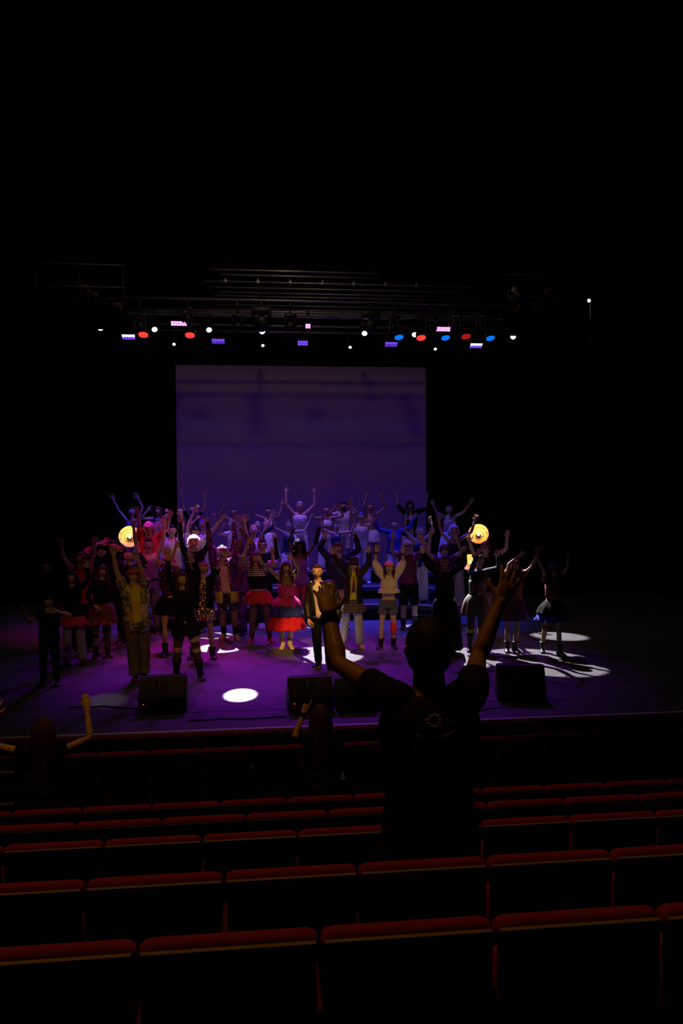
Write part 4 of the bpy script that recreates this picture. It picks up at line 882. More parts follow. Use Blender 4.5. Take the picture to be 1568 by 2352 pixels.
# --- front of the stage floor
P('lead man in open black leather jacket over cream tee, arms down', (729, 1293), (708.5, 1428), (772, 1425), feet=[(732, 1534), (757, 1541)], eL=(704, 1388), eR=(777, 1385), sex='m', hair=('slick', 'brown'), top=(('tee', CREAM, A(hem=.50)), ('jacket', LEATHER, A(hem=.52, ease=.026))), bot=('trousers', BLACKC), shoe=('shoe', 'black', CREAM), hands=('relaxed', 'relaxed'), S=((716, 1343), (758, 1341)), face=-14, tilt=8, group=G_fl)
P('woman in striped sleeves and tiered pink, blue and red tulle dress', (657, 1288), (594, 1281), (666, 1276), feet=[(650, 1490), (666, 1490)], eL=(610, 1305), eR=(682, 1306), hair=('wavy', 'auburn'), top=(('long', STR2, A(hem=.6)), ('tank', TUL_P, A(ease=.022, hem=.60, strapless=1, name='bodice'))),
  bot=(('tier', TUL_P, A(t0=.605, t1=.50, flare=.05, e=.02, name='pink_tier')), ('tier', TUL_B, A(t0=.53, t1=.39, flare=.055, e=.045, name='blue_tier')), ('tier', TUL_R, A(t0=.41, t1=.235, flare=.085, e=.065, name='red_tier')), ('leggings', CREAM)), shoe=('boot', fab('cream_boot_leather', (.66, .58, .48))), acc=(('belt', BLACKC, .60),), group=G_fl)
P('woman in black corset, wide striped sleeve and red ruffled hip panels', (587, 1265), (572, 1240), (625, 1262), feet=[(578, 1477), (620, 1477)], eL=(560, 1284), eR=(622, 1296), sk='tan', hair=('long', 'brown'), top=(('long', STR, A(ease=.02, bell=.03, sleeve=1.2)), ('tank', BLACKC, A(ease=.026, hem=.60, strapless=1, name='corset'))),
  bot=(('leggings', TIGHT), ('shorts', KHAKI, A(end=.12)), ('tutu', FUR, A(t0=.585, t1=.44, flare=.045, name='ruffled_panels'))), shoe=('shoe', 'red', WHITE), group=G_fl)
P('person with sunglasses on bandana, sandy tank and open sequin jacket', (509.5, 1249), (479, 1226), (552, 1246), feet=[(514, 1468), (541, 1468)], eL=(487, 1262), eR=(540, 1284), sex='m', sk='brown', hair=('short', 'black'), hat=.03, wide=1.15, top=(('tank', PALEPINK, A(hem=.50, ease=.02)), ('jacket', PURSEQ, A(ease=.03, hem=.56))), bot=('shorts', fab('patched_black_denim', (.03, .03, .03), kind='patch', col2=(.01, .01, .01), col3=(.12, .11, .10), scale=16), A(end=.42)), shoe=('shoe', 'tan', CREAM),
  acc=(('bandana', fab('purple_bandana', (.35, .08, .35))), ('scarf_top', NEONY), ('wrap', BLACKC, 0, .80, .98, 'sock'), ('wrap', BLACKC, 1, .80, .98, 'sock')), group=G_fl)
P('woman in glittering gold sequin dress and dark open jacket', (467.5, 1286), (437, 1273), (522, 1271), feet=[(442, 1513), (488, 1513)], eL=(444, 1304), eR=(501, 1304), hair=('slick', 'brown'), top=(('tank', GOLDSEQ, A(hem=.46, ease=.014)), ('jacket', BLACKC, A(hem=.62, sleeve=.9, ease=.022))), bot=('skirt', GOLDSEQ, A(t0=.56, t1=.40, flare=.03, wob=.03)), shoe=('boot', 'black'), acc=(('bandana', fab('magenta_headband', (.6, .05, .35))),), group=G_fl)
P('laughing woman all in black with crossed wrists high and ripped tights', (418, 1311), (387.5, 1275), (443, 1284), feet=[(404, 1560), (460, 1562)], eL=(388, 1322), eR=(456, 1312), hair=('long', 'brown'), top=('long', BLACKC, A(ease=.018, hem=.46)), bot=(('skirt', BLACKC, A(t0=.58, t1=.42, flare=.025)), ('leggings', TIGHT)), shoe=('highboot', LEATHER), hands=('together', 'open'),
  acc=(('belt', GOLDSEQ, .545), ('wrap', skin('fair'), 1, .22, .33, 'rip_in_tights'), ('wrap', skin('fair'), 0, .44, .52, 'rip_in_tights'), ('wrap', skin('fair'), 1, .46, .53, 'rip_in_tights')), group=G_fl)
P('boy with red headband in floral short-sleeved shirt over yellow tee', (307, 1299), (262, 1264), (318, 1279), feet=[(310, 1568), (330, 1563)], eL=(271, 1312), eR=(332, 1318), sex='m', hair=('fringe', 'lightbrown'), face=12, top=(('tee', YELLOW, A(hem=.455)), ('jacket', FLOR, A(hem=.44, ease=.028, sleeve=.55, name='open_floral_shirt'))), bot=('cargo', OLIVE), shoe=('shoe', 'brown', fab('dark_rubber', (.02, .015, .01))), acc=(('bandana', ORANGE),), mouth='c', hands=('open', 'together'), hat=.03, group=G_fl)
P('person with huge magenta-lit wig and flared black skirt', (386, 1268), (408, 1243), (362, 1290), feet=[(379, 1508), (404, 1480)], eL=(392, 1295), eR=(410, 1300), sk='tan', hair=('bigwig', 'magenta'), hat=.11, top=('tee', fab('dark_red_sparkle', (.22, .02, .05), kind='sequin', scale=60), A(hem=.56)), bot=('tutu', BLACKC, A(t0=.59, t1=.40, flare=.06, name='skirt')), shoe=('boot', 'black'), acc=(('belt', GOLD, .585),), bend=-1, group=G_fl)
P('woman in bowler hat, black leather jacket, tie and ripped pale jeans', (811, 1279), (761, 1264), (843, 1262), feet=[(788, 1486), (827, 1490)], eL=(775, 1300), eR=(848, 1292), hair=('long', 'lightbrown'), hat=.035, top=(('tee', YELLOW, A(hem=.52)), ('jacket', LEATHER, A(hem=.50, ease=.03))), bot=(('jeans', DENIM), ('skirt', PLAID, A(t0=.55, t1=.41, flare=.045))), shoe=('shoe', PALEPINK, CREAM), acc=(('hat', fab('black_felt', (.02, .018, .02))), ('tie', REDPLAID), ('bracelet', SILVER, 0), ('wrap', NEONY, 1, .44, .53, 'rip_in_jeans')), group=G_fl)
P('girl in pink beanie, white puff-sleeved crop blouse and denim shorts', (893.5, 1286), (862.5, 1258), (921.5, 1262), feet=[(875, 1490), (905, 1489)], eL=(861, 1294), eR=(925, 1292), hair=('long_back', 'brown'), hat=.03, face=-12, top=('puff', CREAM, A(hem=.665, ease=.02, ruffle=1)), bot=('shorts', DARKDEN, A(end=.20, waist=.565)), shoe=('boot', 'black'), acc=(('beanie', PINK), ('wrap', CORAL, 1, .44, .74, 'coral_knee_wrap'), ('necklace', SILVER), ('bracelet', BLACKC, 0), ('bracelet', BLACKC, 1)), group=G_fl)
P('woman with long auburn braid and ankle-length black dress', (1019, 1276), (965.5, 1262), (1061.5, 1259), feet=[(1010, 1500), (1036, 1502)], eL=(977, 1296), eR=(1060, 1296), hair=('braid', 'auburn'), top=('long', BLACKC, A(ease=.016)), bot=('longskirt', BLACKC, A(t0=.58, t1=.05, flare=.07, wob=.05)), shoe=('boot', 'black'), hands=('together', 'relaxed'), mouth='c', hat=.01, group=G_fl)
P('woman in laced denim corset dress with yellow-cuffed black boots', (1099, 1271), (1091, 1267), (1136, 1269), feet=[(1080, 1496), (1104, 1494)], eL=(1077, 1300), eR=(1134, 1303), hair=('bun', 'auburn'), hat=.02, top=(('long', NAVY, A(ease=.008, hem=.6)), ('tank', PATCHD, A(ease=.02, hem=.60, strapless=1, name='corset'))), bot=(('skirt', PATCHD, A(t0=.60, t1=.38, flare=.06, wob=.07)), ('leggings', TIGHT)), shoe=('highboot', 'black'),
  acc=(('belt', LEATHER, .605), ('wrap', YBAND, 0, .60, .68, 'yellow_boot_cuff'), ('wrap', YBAND, 1, .60, .68, 'yellow_boot_cuff')), group=G_fl)
P('brown-haired woman in burnt orange shawl behind the raised right fist', (1180, 1284), (1187, 1272), (1230.5, 1264), feet=[(1166, 1498), (1184, 1499)], eL=(1162, 1297), eR=(1212, 1302), sk='tan', hair=('wavy', 'auburn'), top=('tee', ORN, A(ease=.03)), bot=('skirt', fab('dark_wine_skirt', (.12, .02, .06)), A(t1=.36, flare=.06)), shoe=('boot', 'black'), acc=(('bandana', PURP),), group=G_fl)
P('rightmost performer: dark-haired woman in red crop top and black and blue skirt', (1269, 1294), (1226, 1278), (1297, 1272), feet=[(1247, 1499), (1287, 1507)], eL=(1242, 1308), eR=(1305, 1302), hair=('long', 'black'), sk='tan', top=('tee', fab('dark_red_print', (.16, .02, .02)), A(hem=.64, logo=REDC)), bot=(('skirt', BLACKC, A(t0=.60, t1=.46, flare=.07)), ('tutu', BLUER, A(t0=.48, t1=.38, flare=.05, e=.05, name='blue_ruffle'))), shoe=('boot', 'black'), acc=(('wrap', fab('dark_red_knee_wrap', (.25, .02, .02)), 0, .40, .50, 'knee_wrap'),), group=G_fl)
P('pale-faced dark-haired woman in pink tutu and ripped pale jeans', (166, 1310), (114, 1301), (203, 1294), feet=[(152, 1531), (189, 1526)], eL=(124, 1332), eR=(205, 1332), hair=('long', 'black'), top=('long', BLACKC, A(ease=.016)), bot=(('jeans', DENIM), ('tutu', TUL_PK, A(t0=.53, t1=.43, flare=.04, name='tutu'))), shoe=('boot', 'black'), acc=(('necklace', SILVER), ('bracelet', SILVER, 0)), group=G_fl)
P('white-faced woman in dark plaid skirt with one striped stocking', (234, 1295), (224, 1392), (236, 1270), feet=[(218, 1513), (246, 1509)], eL=(208, 1360), eR=(228, 1304), hair=('wavy', 'auburn'), face=15, top=('long', BLACKC, A(ease=.016)), bot=(('leggings', TIGHT), ('skirt', REDPLAID, A(t1=.40, flare=.06)), ('tutu', TUL_PK, A(t0=.44, t1=.375, flare=.02, e=.06, name='tutu_hem'))), shoe=('boot', 'black'), acc=(('wrap', fab('striped_stocking', (.02, .02, .02), kind='stripe', col2=(.6, .55, .5), scale=14), 0, .62, .80, 'striped_stocking'), ('tag', BONE)), hands=('relaxed', 'open'), group=G_fl)
P('shadowed man in black at far front left, forearms bent across his chest', (112, 1366), (54, 1393), (124, 1400), Y=12.3, eL=(74, 1424), eR=(165, 1411), sex='m', hair=('short', 'black'), wide=1.15, top=('tee', BLACKC), bot=('trousers', BLACKC), mouth='c', hands=('curl', 'relaxed'), group=G_fl)
# --- audience
m_watch = mat('black_watch_strap', (.006, .006, .006), .8, spec=.05)
MAN = P('tall man in black tee seen from behind among the near seats, both arms raised', (985, 1424), (762, 1408), (1177, 1356), Y=3.85, z=.0, eL=(806, 1560), eR=(1131, 1552), S=((893, 1598), (1082, 1590)), sex='m', back=True, sk='brown', hair=('crop', 'black'), top=('tee', BLACKC, A(ease=.02, sleeve=.42)), bot=('trousers', BLACKC), acc=(('watch', m_watch, 0, 1.6),), hands=('open', 'open'), mouth='c', hero=True, hat=.0, group='audience', cat='person')
WL = P('long-haired woman in black tee from behind in the cross aisle, far left', (97, 1649), (-22, 1640), (191, 1626), Y=7.1, z=-.72, eL=(-30, 1708), eR=(206, 1695), back=True, sex='f', sk='fair', hair=('long_back', 'brown'), top=('tee', BLACKC, A(ease=.02, sleeve=.35)), bot=('trousers', BLACKC), hands=('open', 'together'), mouth='c', hero=True, group='audience')
WM = P('long-haired woman in black from behind, pointing one finger up, with wristwatch', (736, 1617), (704, 1635), (800, 1790), Y=7.2, z=-.72, eL=(684, 1708), eR=(790, 1745), back=True, sex='f', sk='tan', hair=('long_back', 'brown'), top=('tee', BLACKC, A(ease=.02, sleeve=.35)), bot=('trousers', BLACKC), acc=(('watch', m_watch, 0, 1.4),), hands=('point', 'relaxed'), mouth='c', hero=True, group='audience')
finish_people()
m_p1 = fab('cream_print', (.20, .15, .07)); m_p2 = fab('dim_red_print', (.06, .008, .006)); m_p3 = fab('brown_print', (.10, .055, .03))
def prints(f, name, strokes):
    root = f.root; off = np.array((f.pel[0], f.Y, f.z)); shirt = [c for c in root.children if c.name.startswith('tshirt')][0]
    by = {}
    for m, w_, pts in strokes: by.setdefault(m.name, (m, []))[1].append((w_, pts))
    for m, L_ in by.values():
        g = Geo()
        for w_, pts in L_:
            P_ = [back_pt(f, *p)-off for p in pts]; g.tube([tuple(p) for p in P_], [(w_, w_)]*len(P_), 5)
        g.build(name, m, shirt)
px_ = f_ = None
S_ = []
cx, cy = 997, 1656                                # ring of leaf-like blades with arcs beneath, on the tall man's back
for k in range(9):
    a = k*2*math.pi/9+.2; S_.append((m_p1, .006, [(cx+10*math.cos(a), cy+10*math.sin(a)), (cx+17*math.cos(a+.45), cy+16*math.sin(a+.45))])); S_.append((m_p1, .004, [(cx+16*math.cos(a), cy+15*math.sin(a)), (cx+16*math.cos(a+.7), cy+15*math.sin(a+.7))]))
S_ += [(m_p1, .004, [(970, 1656), (976, 1654), (980, 1651)]), (m_p3, .004, [(1022, 1652), (1036, 1656), (1046, 1661)]), (m_p3, .004, [(953, 1686), (966, 1692), (980, 1697)]), (m_p1, .0035, [(1003, 1697), (1014, 1692), (1030, 1686), (1042, 1680)]), (m_p3, .003, [(950, 1715), (955, 1722), (960, 1728)]), (m_p3, .003, [(1030, 1726), (1040, 1718), (1046, 1710)]),
       (m_p3, .0035, [(939, 1668), (939, 1674)]), (m_p3, .0035, [(1052, 1668), (1056, 1664)]), (m_p2, .004, [(964, 1728), (968, 1733), (973, 1728), (968, 1724), (964, 1728)])]
for k in range(26):
    a, r = rng.random()*math.pi, rng.random()**.5; x, y = 996+50*r*math.cos(a), 1690+44*r*math.sin(a); S_.append((m_p2, .004, [(x-3, y), (x+3, y+1.5)]))
prints(MAN, 'back_print', S_)
def blob(cx, cy, rx, ry, n):
    out = []
    for k in range(n):
        a, r = rng.random()*6.28, rng.random()**.5; x, y = cx+rx*r*math.cos(a), cy+ry*r*math.sin(a); b = rng.random()*3.1; out.append((m_p3 if k % 3 else m_p1, .0035, [(x, y), (x+3*math.cos(b), y+3*math.sin(b))]))
    return out
prints(WM, 'back_print', blob(737, 1786, 32, 29, 80))
prints(WL, 'back_print', blob(66, 1800, 16, 24, 40)+blob(98, 1812, 20, 24, 50))
# ================================================================== RISERS
m_deck = mat('riser_deck', (.045, .045, .055), .6, scale=8); m_alu = mat('pale_riser_edge', (.75, .73, .75), .4); m_leg = mat('black_steel', (.01, .01, .01), .5)
lv = ['lowest', 'middle', 'top']; seg = ['far left wing', 'left centre', 'right centre', 'right wing']
for L_ in (1, 2, 3):
    zt = .06+.30*L_
    for k in range(4):
        a, b = EL[k], EL[k+1]
        A0 = Vector((a.x, a.y+STEP*(L_-1), 0)); B0 = Vector((b.x, b.y+STEP*(L_-1), 0))
        r = empty('choir_riser', A0, f'{lv[L_-1]} riser platform, {seg[k]} section', 'platform', 'choir risers')
        d = B0-A0; back = Vector((0, STEP-.01 if L_ < 3 else 1.1, 0)); ex = d.normalized()*.004
        def quadbox(p, q, off, z0, z1, name, m):
            g = Geo(); c = [p, q, q+off, p+off]; V = [(v.x, v.y, z0) for v in c]+[(v.x, v.y, z1) for v in c]
            g.add(V, [(0, 3, 2, 1), (4, 5, 6, 7), (0, 1, 5, 4), (1, 2, 6, 5), (2, 3, 7, 6), (3, 0, 4, 7)]); return g.build(name, m, r, False)
        o0 = Vector((0, 0, 0)); n_ = Vector((0, 1, 0))
        quadbox(o0+ex+n_*.04, d-ex+n_*.04, back-n_*.04, zt-.05, zt, 'deck', m_deck)
        quadbox(o0+ex, d-ex, n_*.04, zt-.012, zt+.003, 'edge_strip', m_alu)
        quadbox(o0+ex+n_*.005, d-ex+n_*.005, n_*.03, zt-.11, zt-.013, 'fascia', m_deck)
        for t in (.04, .96):
            for u in (.06, .9):
                p = d*t+back*u; g = Geo(); g.tube([(p.x, p.y, 0), (p.x, p.y, zt-.05)], .02, 8); g.build('leg', m_leg, r)

# ================================================================== STAGE MONITORS
m_cab = mat('speaker_cabinet', (.10, .095, .10), .6, scale=200); m_grille = mat('speaker_grille', (.01, .01, .01), .6)
m_panel = mat('connector_panel', (.02, .02, .02), .5); m_led = mat('red_led', (.5, .02, .01), .4, emit=(1, .05, .02), es=3); m_lab = mat('grey_print', (.5, .48, .45), .6)
def monitor(px0, px1, ybase, ytop, label, rz=0, led=True):
    a = ground(px0, ybase, 0); b = ground(px1, ybase, 0); wd = (b-a).length; h = .40*wd/.58; dp = .46
    r = empty('stage_monitor', ((a.x+b.x)/2, a.y, 0), label, 'speaker', 'wedge monitors along the stage front', rz)
    w2 = wd/2; g = Geo(); prof = [(0, 0), (-.015, .19), (.20, h), (.27, h), (dp, .10), (dp, 0)]
    g.prism(prof, -w2, w2); g.build('cabinet', m_cab, r, False)
    g = Geo(); g.add([(-w2+.03, .275, h-.003), (w2-.03, .275, h-.003), (w2-.03, dp+.004, .11), (-w2+.03, dp+.004, .11), (-w2+.03, .285, h+.006), (w2-.03, .285, h+.006), (w2-.03, dp+.014, .12), (-w2+.03, dp+.014, .12)], [(0, 3, 2, 1), (4, 5, 6, 7), (0, 1, 5, 4), (1, 2, 6, 5), (2, 3, 7, 6), (3, 0, 4, 7)]); g.build('grille', m_grille, r, False)
    def face(x0, x1, t0, t1, dy, name, m, par, z0=.19, y0=-.015, z1=None, y1=.20):
        z1 = h if z1 is None else z1; L0 = Vector((0, y0, z0)); L1 = Vector((0, y1, z1)); n = Vector((0, -(z1-z0), (y1-y0))).normalized()
        g = Geo(); P_ = [L0.lerp(L1, t0)+Vector((x0, 0, 0)), L0.lerp(L1, t0)+Vector((x1, 0, 0)), L0.lerp(L1, t1)+Vector((x1, 0, 0)), L0.lerp(L1, t1)+Vector((x0, 0, 0))]
        V = [tuple(p-n*.004) for p in P_]+[tuple(p+n*dy) for p in P_]; g.add(V, [(0, 3, 2, 1), (4, 5, 6, 7), (0, 1, 5, 4), (1, 2, 6, 5), (2, 3, 7, 6), (3, 0, 4, 7)]); return g.build(name, m, par, False)
    hd = face(-.09, .07, .40, .78, .002, 'handle_recess', m_panel, r); face(-.05, -.038, .44, .76, .018, 'handle_grip', m_lab, hd)
    pn = face(-w2+.03, w2-.03, .06, .94, .004, 'connector_panel', m_panel, r, 0, 0, .19, -.015)
    for i in range(8):
        x = -w2+.09+i*.035; g = Geo(); g.tube([(x, -.012, .15), (x, -.030, .15)], .009, 8); g.build('knob', m_lab, pn)
    for i in range(3): face(-w2+.08+i*.05, -w2+.11+i*.05, .25, .33, .006, 'printed_label', m_lab, pn, 0, 0, .19, -.015)
    if led: g = Geo(); g.ball((-w2+.07, -.022, .115), .006); g.build('red_led', m_led, pn)
    return r
monitor(318, 427, 1638, 1563, 'wedge stage monitor below the boy in the floral shirt', .02)
monitor(664, 768, 1636, 1553, 'centre wedge stage monitor with red power light, below the lead man', .04)
monitor(773, 872, 1634, 1556, 'wedge stage monitor right beside the centre one, behind the tall man\'s forearm', .0, False)
monitor(1145, 1256, 1612, 1540, 'dark wedge stage monitor at the right, turned slightly outward', -.22, False)
m_cable = mat('black_cable', (.008, .008, .008), .5)
def cable(pts, label):
    P_ = [ground(x, y, .01) for x, y in pts]; out = []
    for i in range(len(P_)-1):
        for t in (0, .33, .66): out.append(P_[i].lerp(P_[i+1], t)+Vector((0, .012*math.sin(i*2+t*6), 0)))
    out.append(P_[-1]); g = Geo(); g.tube([tuple(p) for p in out], .009, 6); tag(g.build('cable', m_cable), label, 'cable')
cable([(430, 1656), (500, 1651), (580, 1650), (655, 1646)], 'black cable lying between the left and centre monitors')
cable([(160, 1625), (240, 1622), (315, 1628)], 'black cable lying left of the left monitor')
cable([(880, 1640), (980, 1636), (1080, 1634), (1145, 1625)], 'black cable running towards the right monitor')
for (x, y), w_ in (((277, 1591), 'left of the left monitor'), ((1208, 1451), 'nearest of the scraps behind the orange shawl'), ((1219, 1458), 'by the white pool at right')):
    p = ground(x, y, .003); g = Geo(); g.add([(-.05, -.02, 0), (.05, -.01, .004), (.045, .02, 0), (-.045, .012, .006), (-.05, -.02, -.001), (.05, -.01, .003), (.045, .02, -.001), (-.045, .012, .005)], [(0, 1, 2, 3), (7, 6, 5, 4), (0, 4, 5, 1), (1, 5, 6, 2), (2, 6, 7, 3), (3, 7, 4, 0)])
    tag(g.build('paper_scrap', WHITE, loc=p), 'small pale scrap on the stage floor, '+w_, 'litter')

# ================================================================== PRACTICAL LAMPS
m_bulb = mat('lit_bulb', (1, .8, .5), .3, emit=(1, .72, .38), es=14); m_shade_in = mat('shade_enamel', (.95, .58, .24), .5); m_shade_out = mat('shade_outer', (.05, .045, .05), .4, .6); m_wire = mat('lamp_wire', (.02, .012, .01), .6)
def practical(px, py, Y, rad, label, yaw_=0.0, W=3.6, pit=-17):
    c = at(px, py, Y)
    r = empty('practical_lamp', (c.x, Y, 0), label, 'lamp', 'big lamps with glowing bowl shades')
    M = Matrix.Translation((0, 0, c.z)) @ Matrix.Rotation(math.atan2(-c.x, Y)+yaw_, 4, 'Z') @ Matrix.Rotation(math.radians(90+pit), 4, 'X')   # local +z looks at the audience
    R = rad
    g = Geo(); g.lathe([(R*1.0, 0), (R*.97, -R*.12), (R*.86, -R*.38), (R*.62, -R*.62), (R*.30, -R*.74), (.001, -R*.76)], 40, (False, True)); g.xform(M).build('shade_lining', m_shade_in, r)
    g = Geo(); g.lathe([(R*1.0, 0), (R*1.045, .01), (R*1.05, -.012), (R*1.01, -R*.12), (R*.90, -R*.40), (R*.66, -R*.66), (R*.32, -R*.79), (.001, -R*.81)], 40, (False, True)); g.xform(M).build('shade', m_shade_out, r)
    for q in (.47, .50):
        pass
    g = Geo(); g.tube([(R*.47*math.cos(a), R*.47*math.sin(a), -R*.30) for a in np.linspace(0, 2*math.pi, 33)], R*.028, 6); g.xform(M).build('inner_ring', m_wire, r)
    for a in (.25, .25+math.pi, math.pi*.86, -math.pi*.14):
        g = Geo(); g.tube([(R*.12*math.cos(a), R*.12*math.sin(a), -R*.46), (R*.47*math.cos(a), R*.47*math.sin(a), -R*.30), (R*.99*math.cos(a), R*.99*math.sin(a), -.004)], R*.016, 5); g.xform(M).build('spoke', m_wire, r)
    g = Geo(); g.lathe([(R*.20, -R*.75), (R*.20, -R*.52), (R*.14, -R*.5), (.001, -R*.5)], 20); g.xform(M).build('socket', m_wire, r)
    g = Geo(); g.ball((0, 0, -R*.32), (R*.12, R*.12, R*.17), 14, 10); g.xform(M).build('bulb', m_bulb, r)
    for s in (-1, 1):
        g = Geo(); g.tube([(s*R*1.06, 0, -.03), (s*R*1.22, 0, -.03)], .012, 8, round_=True); g.xform(M).build('knob', m_shade_out, r)
    g = Geo(); g.tube([(-R*1.16, .0, c.z), (-R*1.14, 0, c.z-R*.6), (-R*.6, 0.03, c.z-R*1.12), (0, .05, c.z-R*1.2), (R*.6, .03, c.z-R*1.12), (R*1.14, 0, c.z-R*.6), (R*1.16, 0, c.z)], .012, 8); g.build('yoke', m_shade_out, r)
    g = Geo(); g.tube([(0, .05, .02), (0, .05, c.z-R*1.2)], .018, 8); g.build('stand_pole', m_shade_out, r)
    for k in range(3):
        a = k*2.094+.5; g = Geo(); g.tube([(0, .05, .45), (.35*math.cos(a), .05+.35*math.sin(a), .012)], .012, 6); g.build('stand_leg', m_shade_out, r)
    l = bpy.data.lights.new('bulb_light', 'POINT'); l.energy = W; l.color = (1, .60, .22); l.shadow_soft_size = .02
    o = bpy.data.objects.new('bulb_light', l); COL.objects.link(o); o.parent = r; o.matrix_local = M @ Matrix.Translation((0, R*.16, -R*.12))
practical(298, 1232, 17.7, .235, 'lit bowl lamp at the left, behind the pink-capped man\'s side')
practical(1098.5, 1226, 18.9, .245, 'lit bowl lamp at the right, left of the raised arm in white light')
practical(1077, 1291, 17.3, .18, 'small lit lamp low down between the braided woman and the corset dress', -.5, 1.5)

# ================================================================== LIGHTING RIG
m_pipe = mat('steel_pipe', (.30, .28, .26), .45, .6); m_fix = mat('lantern_black', (.02, .02, .02), .5); m_hot = mat('white_lens', (1, 1, 1), .3, emit=(1, .97, .98), es=5)
m_red = mat('red_lens', (1, .1, .05), .3, emit=(1, .045, .03), es=1.3); m_redd = mat('dim_red_lens', (.5, .05, .03), .3, emit=(.35, .008, .01), es=1); m_blu = mat('blue_lens', (.05, .3, 1), .3, emit=(.0, .16, .80), es=1.1)
m_vio = mat('violet_led', (.3, .2, 1), .3, emit=(.22, .07, 1), es=1.0); m_viod = mat('violet_led_dim', (.2, .1, .7), .3, emit=(.13, .04, .75), es=.8); m_magl = mat('magenta_led', (1, .2, .9), .3, emit=(1, .22, .85), es=3)
m_vhot = mat('white_violet_led', (.8, .8, 1), .3, emit=(.75, .65, 1), es=3)
def pipe(Y, z, x0, x1, label, rad=.024):
    r = empty('batten', ((x0+x1)/2, Y, z), label, 'pipe', 'flying battens'); hl = (x1-x0)/2
    g = Geo(); g.tube([(-hl, 0, 0), (hl, 0, 0)], rad, 10); g.build('pipe', m_pipe, r)
    for t in (-.85, -.3, .3, .85): g = Geo(); g.tube([(hl*t, 0, 0), (hl*t, 0, 11.0-z)], .004, 4); g.build('cable', m_leg, r)
    return r
LINE = {}
def line(key, Y, py, x0, x1, label):
    LINE[key] = (Y, at(600, py, Y).z); pipe(Y, LINE[key][1], at(x0, 760, Y).x, at(x1, 760, Y).x, label)
line('w', YR, 727, 120, 1260, 'long batten carrying the upper line of white spots')
line('c', YR-.5, 722, 260, 1200, 'batten carrying the red and blue round lamps')
line('m', YR-.9, 716, 330, 1110, 'batten carrying the three magenta LED panels')
line('v', YR+.5, 748, 240, 1160, 'batten carrying the five violet LED panels')
line('s', YR+1.0, 762, 340, 1060, 'lower rear batten carrying the four small white spots')
line('d', 17.1, 690, 90, 1230, 'batten carrying the unlit dark lanterns')
def fixture(name, px, py, key, d, R, lens, kind, label, grp, hang=.34):
    Y, pz = LINE[key]; c = at(px, py, Y); hang = pz-c.z; r = empty(name, c, label, 'stage light', grp)
    q = Vector(d).normalized().to_track_quat('Z', 'Y').to_matrix().to_4x4()
    if kind == 'profile':
        g = Geo(); g.lathe([(R*.9, -.006), (R*1.12, 0), (R*1.15, -.08), (R*1.0, -.09), (R*1.0, -.26), (R*1.7, -.28), (R*1.7, -.46), (R*1.2, -.50), (.01, -.50)], 18); b = g.xform(q).build('housing', m_fix, r)
        g = Geo(); g.lathe([(R, -.004), (R*.7, .010), (.001, .014)], 22); g.xform(q).build('lens', lens, b)
    elif kind == 'par':
        g = Geo(); g.lathe([(R*.95, -.004), (R*1.08, .01), (R*1.1, -.10), (R*.9, -.16), (R*.5, -.24), (.01, -.25)], 20); b = g.xform(q).build('housing', m_fix, r)
        g = Geo(); g.lathe([(R, 0), (R*.6, .012), (.001, .016)], 24); g.xform(q).build('lens', lens, b)
        for a in range(5):
            g = Geo(); g.box((-R*.9, -R*.8+a*R*.4-.002, .014), (R*.9, -R*.8+a*R*.4+.002, .018))
    elif kind == 'panel':
        nx, ny, w2, h2 = R; g = soft_box((-w2-.02, -h2-.02, -.09), (w2+.02, h2+.02, -.001), .008); b = g.xform(q).build('housing', m_fix, r)
        for i in range(nx):
            for j in range(ny):
                x, y = -w2+(i+.5)*2*w2/nx, -h2+(j+.5)*2*h2/ny; g = soft_box((x-w2/nx*.84, y-h2/ny*.84, -.004), (x+w2/nx*.84, y+h2/ny*.84, .006), .003); g.xform(q).build('led_cell', lens[j % len(lens)] if isinstance(lens, (list, tuple)) else lens, b)
    hg = .10 if not isinstance(R, tuple) else R[2]+.03; hx = max(hg, .09) if kind != 'profile' else R*1.9
    g = Geo(); hh_ = max(.08, min(hang-.05, .24)); g.tube([(-hx, 0, -.02), (-hx, 0, hh_-.03), (0, 0, hh_), (hx, 0, hh_-.03), (hx, 0, -.02)], .008, 6); g.tube([(0, 0, hh_), (0, 0, hang)], .014, 6); g.build('yoke', m_fix, r)
    g = soft_box((-.03, -.035, hang-.05), (.03, .035, hang+.03), .006); g.build('clamp', m_fix, r); return r
DN = (.0, -.82, -.57)
def od(i): return ordn[i]
for i, (x, y) in enumerate([(231, 754), (355, 757), (480, 758), (602, 762), (837, 766), (952, 769), (1066, 772), (1178, 774)]):
    dx = (-.35 if x > 700 else .35)*abs(x-700)/500
    fixture('profile_spot', x, y, 'w', (dx, -.75, -.66), .062, m_hot, 'profile', f'lit white spot, {od(i)} from the left in the upper line of white spots', 'upper line of white spots')
for i, (x, y) in enumerate([(399.5, 791), (603.5, 794), (804, 798), (999.5, 802)]):
    fixture('small_spot', x, y, 's', (0, -.75, -.66), .036, m_hot, 'profile', f'small lit white spot, {od(i)} from the left in the lower line', 'lower line of small white spots')
for i, (x, y, m) in enumerate([(329, 769, m_red), (436, 770, m_red), (967, 776, m_red), (1070, 773, m_redd)]):
    fixture('par_can', x, y, 'c', (.0, -.42, -.9), .112, m, 'par', f'{"dim " if m is m_redd else ""}red round stage lamp, {od(i)} from the left of the four red ones', 'red round stage lamps', .42)
for i, (x, y) in enumerate([(916, 775), (1023, 776), (1126, 777)]):
    fixture('par_can', x, y, 'c', (.05, -.42, -.9), .105, m_blu, 'par', f'blue round stage lamp, {od(i)} from the left of the three blue ones', 'blue round stage lamps', .42)
